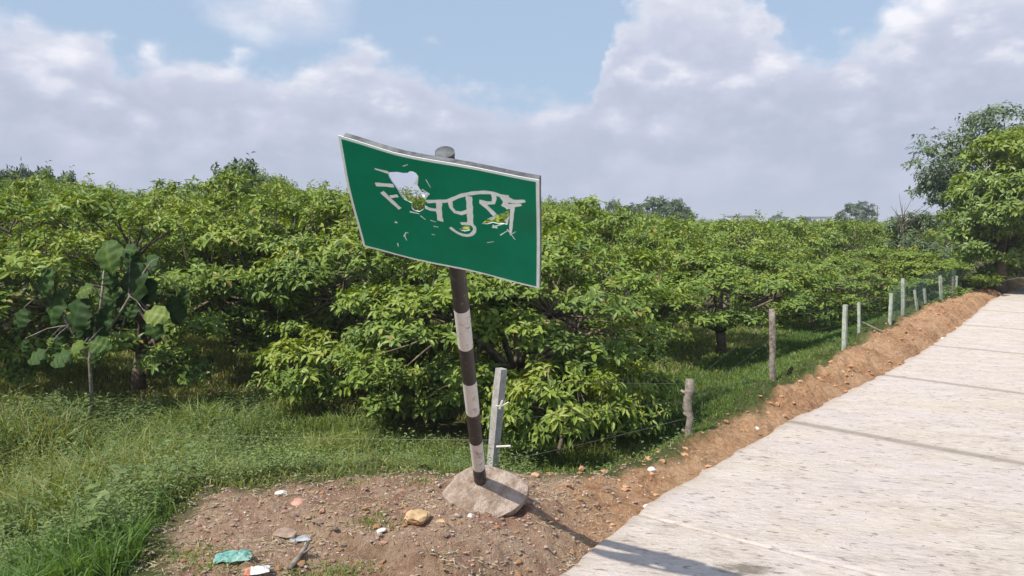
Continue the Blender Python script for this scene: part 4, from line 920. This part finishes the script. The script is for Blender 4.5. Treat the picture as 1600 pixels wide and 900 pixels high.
gravel(15000, lambda X, Y, e, d: dk(X, Y, e, d) & (X > -.2), -.2, 12, 4.3, 19, .006, .045, 'soil_clods', M['clod'], 'reddish loose soil clods along the verge', pw=3.5)
gravel(1700, lambda X, Y, e, d: (e < -.05) & (e > -4) & inview(X, Y), -.5, 9, 3.2, 13, .002, .009, 'road_grit', M['stone'], 'scattered grit and crumbs lying on the concrete road', zf=.012, pw=3)
A = Acc()   # straw and dry bits on the dirt
X, Y, d = scatter(9000, -2.2, 1.5, 3.2, 6, lambda X, Y, e, d: (e > .03) & (d < .15) & (fbm(X*3, Y*3, 3, 8) > .5)); Z = terrain(X, Y)[0]; n = len(X); a = rng.uniform(0, 6.28, n)
Dd = np.stack([np.cos(a), np.sin(a), rng.uniform(-.1, .3, n)], -1); L = rng.uniform(.02, .06, n)
A.add(*leaves(np.stack([X, Y, Z+.006], -1), Dd, np.tile([0, 0, 1.], (n, 1)), L, L*.13, rng.uniform(0, 1, n), .1, .1, False)); tag(A.build('straw_litter', M['straw']), 'dry straw and leaf bits littering the dirt', kind='stuff')
# green tufts growing on the mound
A = Acc()
for px, py, rad, n in [(585, 830, .07, 260), (530, 886, .10, 500), (470, 893, .06, 120), (300, 868, .10, 300), (655, 770, .06, 120), (338, 890, .08, 200), (560, 768, .07, 120)]:
    q = at_z(px, py, .1); X = q[0]+rng.normal(0, rad, n); Y = q[1]+rng.normal(0, rad*.6, n); hg = rng.uniform(.015, .05, n); A.add(*blades(X, Y, hg, .004+hg*.05, np.clip(rng.normal(.6, .15, n), 0, 1), .6))
tag(A.build('grass_tufts', M['grass'], attr='tint'), 'small green tufts sprouting on the rubble mound', kind='stuff')
def crumple(name, px, py, L, Wd, mat, lab, cat, seed, hgt=.06, rz=.2, band=None):
    q = at_z(px, py, .08)
    for _ in range(6): zz = hz(q[0], q[1]); q = at_z(px, py, zz)
    nx_, ny_ = 16, 10; U, Vv = np.meshgrid(np.linspace(-1, 1, nx_), np.linspace(-1, 1, ny_), indexing='ij'); r_ = 1-.35*fbm(U*1.3+seed, Vv*1.3, 2, seed)*np.maximum(abs(U), abs(Vv))
    X = U*L/2*r_; Y = Vv*Wd/2*r_; Z = hgt*fbm(U*2.4+seed, Vv*2.4, 4, seed, .7)*(1-.6*np.maximum(abs(U), abs(Vv))**3)
    I = np.arange(nx_*ny_).reshape(nx_, ny_); Q = np.stack([I[:-1, :-1], I[1:, :-1], I[1:, 1:], I[:-1, 1:]], -1).reshape(-1, 4); V = np.stack([X, Y, Z], -1).reshape(-1, 3); n = len(V)
    mi = None
    o = np_mesh(name, np.concatenate([V, V-[0, 0, .0012]]), [Q, Q[:, ::-1]+n], mat, smooth=False)
    if band: o.data.materials.append(band); [setattr(p_, 'material_index', 1) for p_ in o.data.polygons if p_.center.x < -L*.22]
    o.location = (q[0], q[1], zz+.006); o.rotation_euler = (0, 0, rz); return tag(o, lab, cat)
crumple('plastic_scrap', 366, 876, .20, .13, M['teal'], 'crumpled teal plastic scrap on the dirt at lower left', 'litter', 3)
crumple('wrapper', 402, 895, .13, .09, M['whitepl'], 'white wrapper with a red end at the bottom of the photo', 'litter', 6, .03, .3, M['red'])
crumple('plastic_scrap', 1597, 790, .10, .08, M['teal'], 'small pale green scrap on the road at the right edge', 'litter', 9, .012)
crumple('wrapper', 470, 844, .13, .09, M['alu'], 'flattened grey wrapper in the middle of the rubble mound', 'litter', 12, .02)
A = Acc(); a = at_z(452, 893, .08); b_ = at_z(482, 856, .12); za = hz(a[0], a[1]); zb2 = hz(b_[0], b_[1])
A.add(*tube(np.array([[a[0], a[1], za+.01], [(a[0]+b_[0])/2+.01, (a[1]+b_[1])/2, (za+zb2)/2+.035], [b_[0], b_[1], zb2+.05]]), [.014, .012, .008], 8)); A.add(*tube(np.array([[(a[0]+b_[0])/2+.01, (a[1]+b_[1])/2, (za+zb2)/2+.03], [(a[0]+b_[0])/2+.06, (a[1]+b_[1])/2+.03, (za+zb2)/2+.06]]), [.007, .004], 6))
tag(A.build('stick', M['stake'], smooth=True), 'short dark stick poking out of the rubble mound', 'stick')

# ------------------------------------------------------------------ far buildings and pole
def building(px0, px1, ytop, Yd, lab, wins, flat=True):
    a = at_y(px0, ytop, Yd); b_ = at_y(px1, ytop, Yd); o = empty('farm_building', ((a[0]+b_[0])/2, Yd, -.45), lab, 'building'); wd = b_[0]-a[0]; hh = a[2]+.45
    A = Acc(); A.box((-wd/2, 0, 0), (wd/2, 9, hh)); A.build('wall', M['wall'], o); A = Acc(); A.box((-wd/2-.4, -.4, hh), (wd/2+.4, 9.4, hh+.35)); A.build('roof', M['roofm'], o)
    for i in range(wins):
        x = -wd/2+wd*(i+.5)/wins; A = Acc(); A.box((x-.6, -.06, hh*.4), (x+.6, .0, hh*.4+1.3)); A.build('window', M['glass'], o)
building(1146, 1182, 338, 320, 'long low whitish building on the horizon above the orchard', 3)
building(1256, 1300, 339.5, 350, 'low pale building on the horizon left of the round tree', 4)
P = at_y(1371, 321, 150); o = empty('utility_pole', (P[0], 150, -.45), 'thin utility pole on the horizon right of the dark round tree', 'pole')
A = Acc(); A.add(*tube(np.array([[0, 0, 0], [0, 0, P[2]+.45]]), [.16, .12], 8)); A.build('shaft', M['stake'], o); A = Acc(); A.box((-.5, -.05, P[2]-.1), (.5, .05, P[2])); A.build('crossarm', M['stake'], o)

# ------------------------------------------------------------------ air
A = Acc(); A.box((-1500, -290, -2), (1500, 2100, 9.5)); hzo = A.build('haze', None); tag(hzo, 'thin daytime haze over the fields', kind='stuff')
m = bpy.data.materials.new('haze_air'); m.use_nodes = True; t = NT(m.node_tree); t.n.clear(); o = t.add('ShaderNodeOutputMaterial'); pv = t.add('ShaderNodeVolumePrincipled')
pv.inputs['Density'].default_value = .0010; pv.inputs['Color'].default_value = (.80, .86, .95, 1); t.link(pv.outputs[0], o.inputs['Volume']); hzo.data.materials.append(m)
SC.cycles.volume_bounces = 0
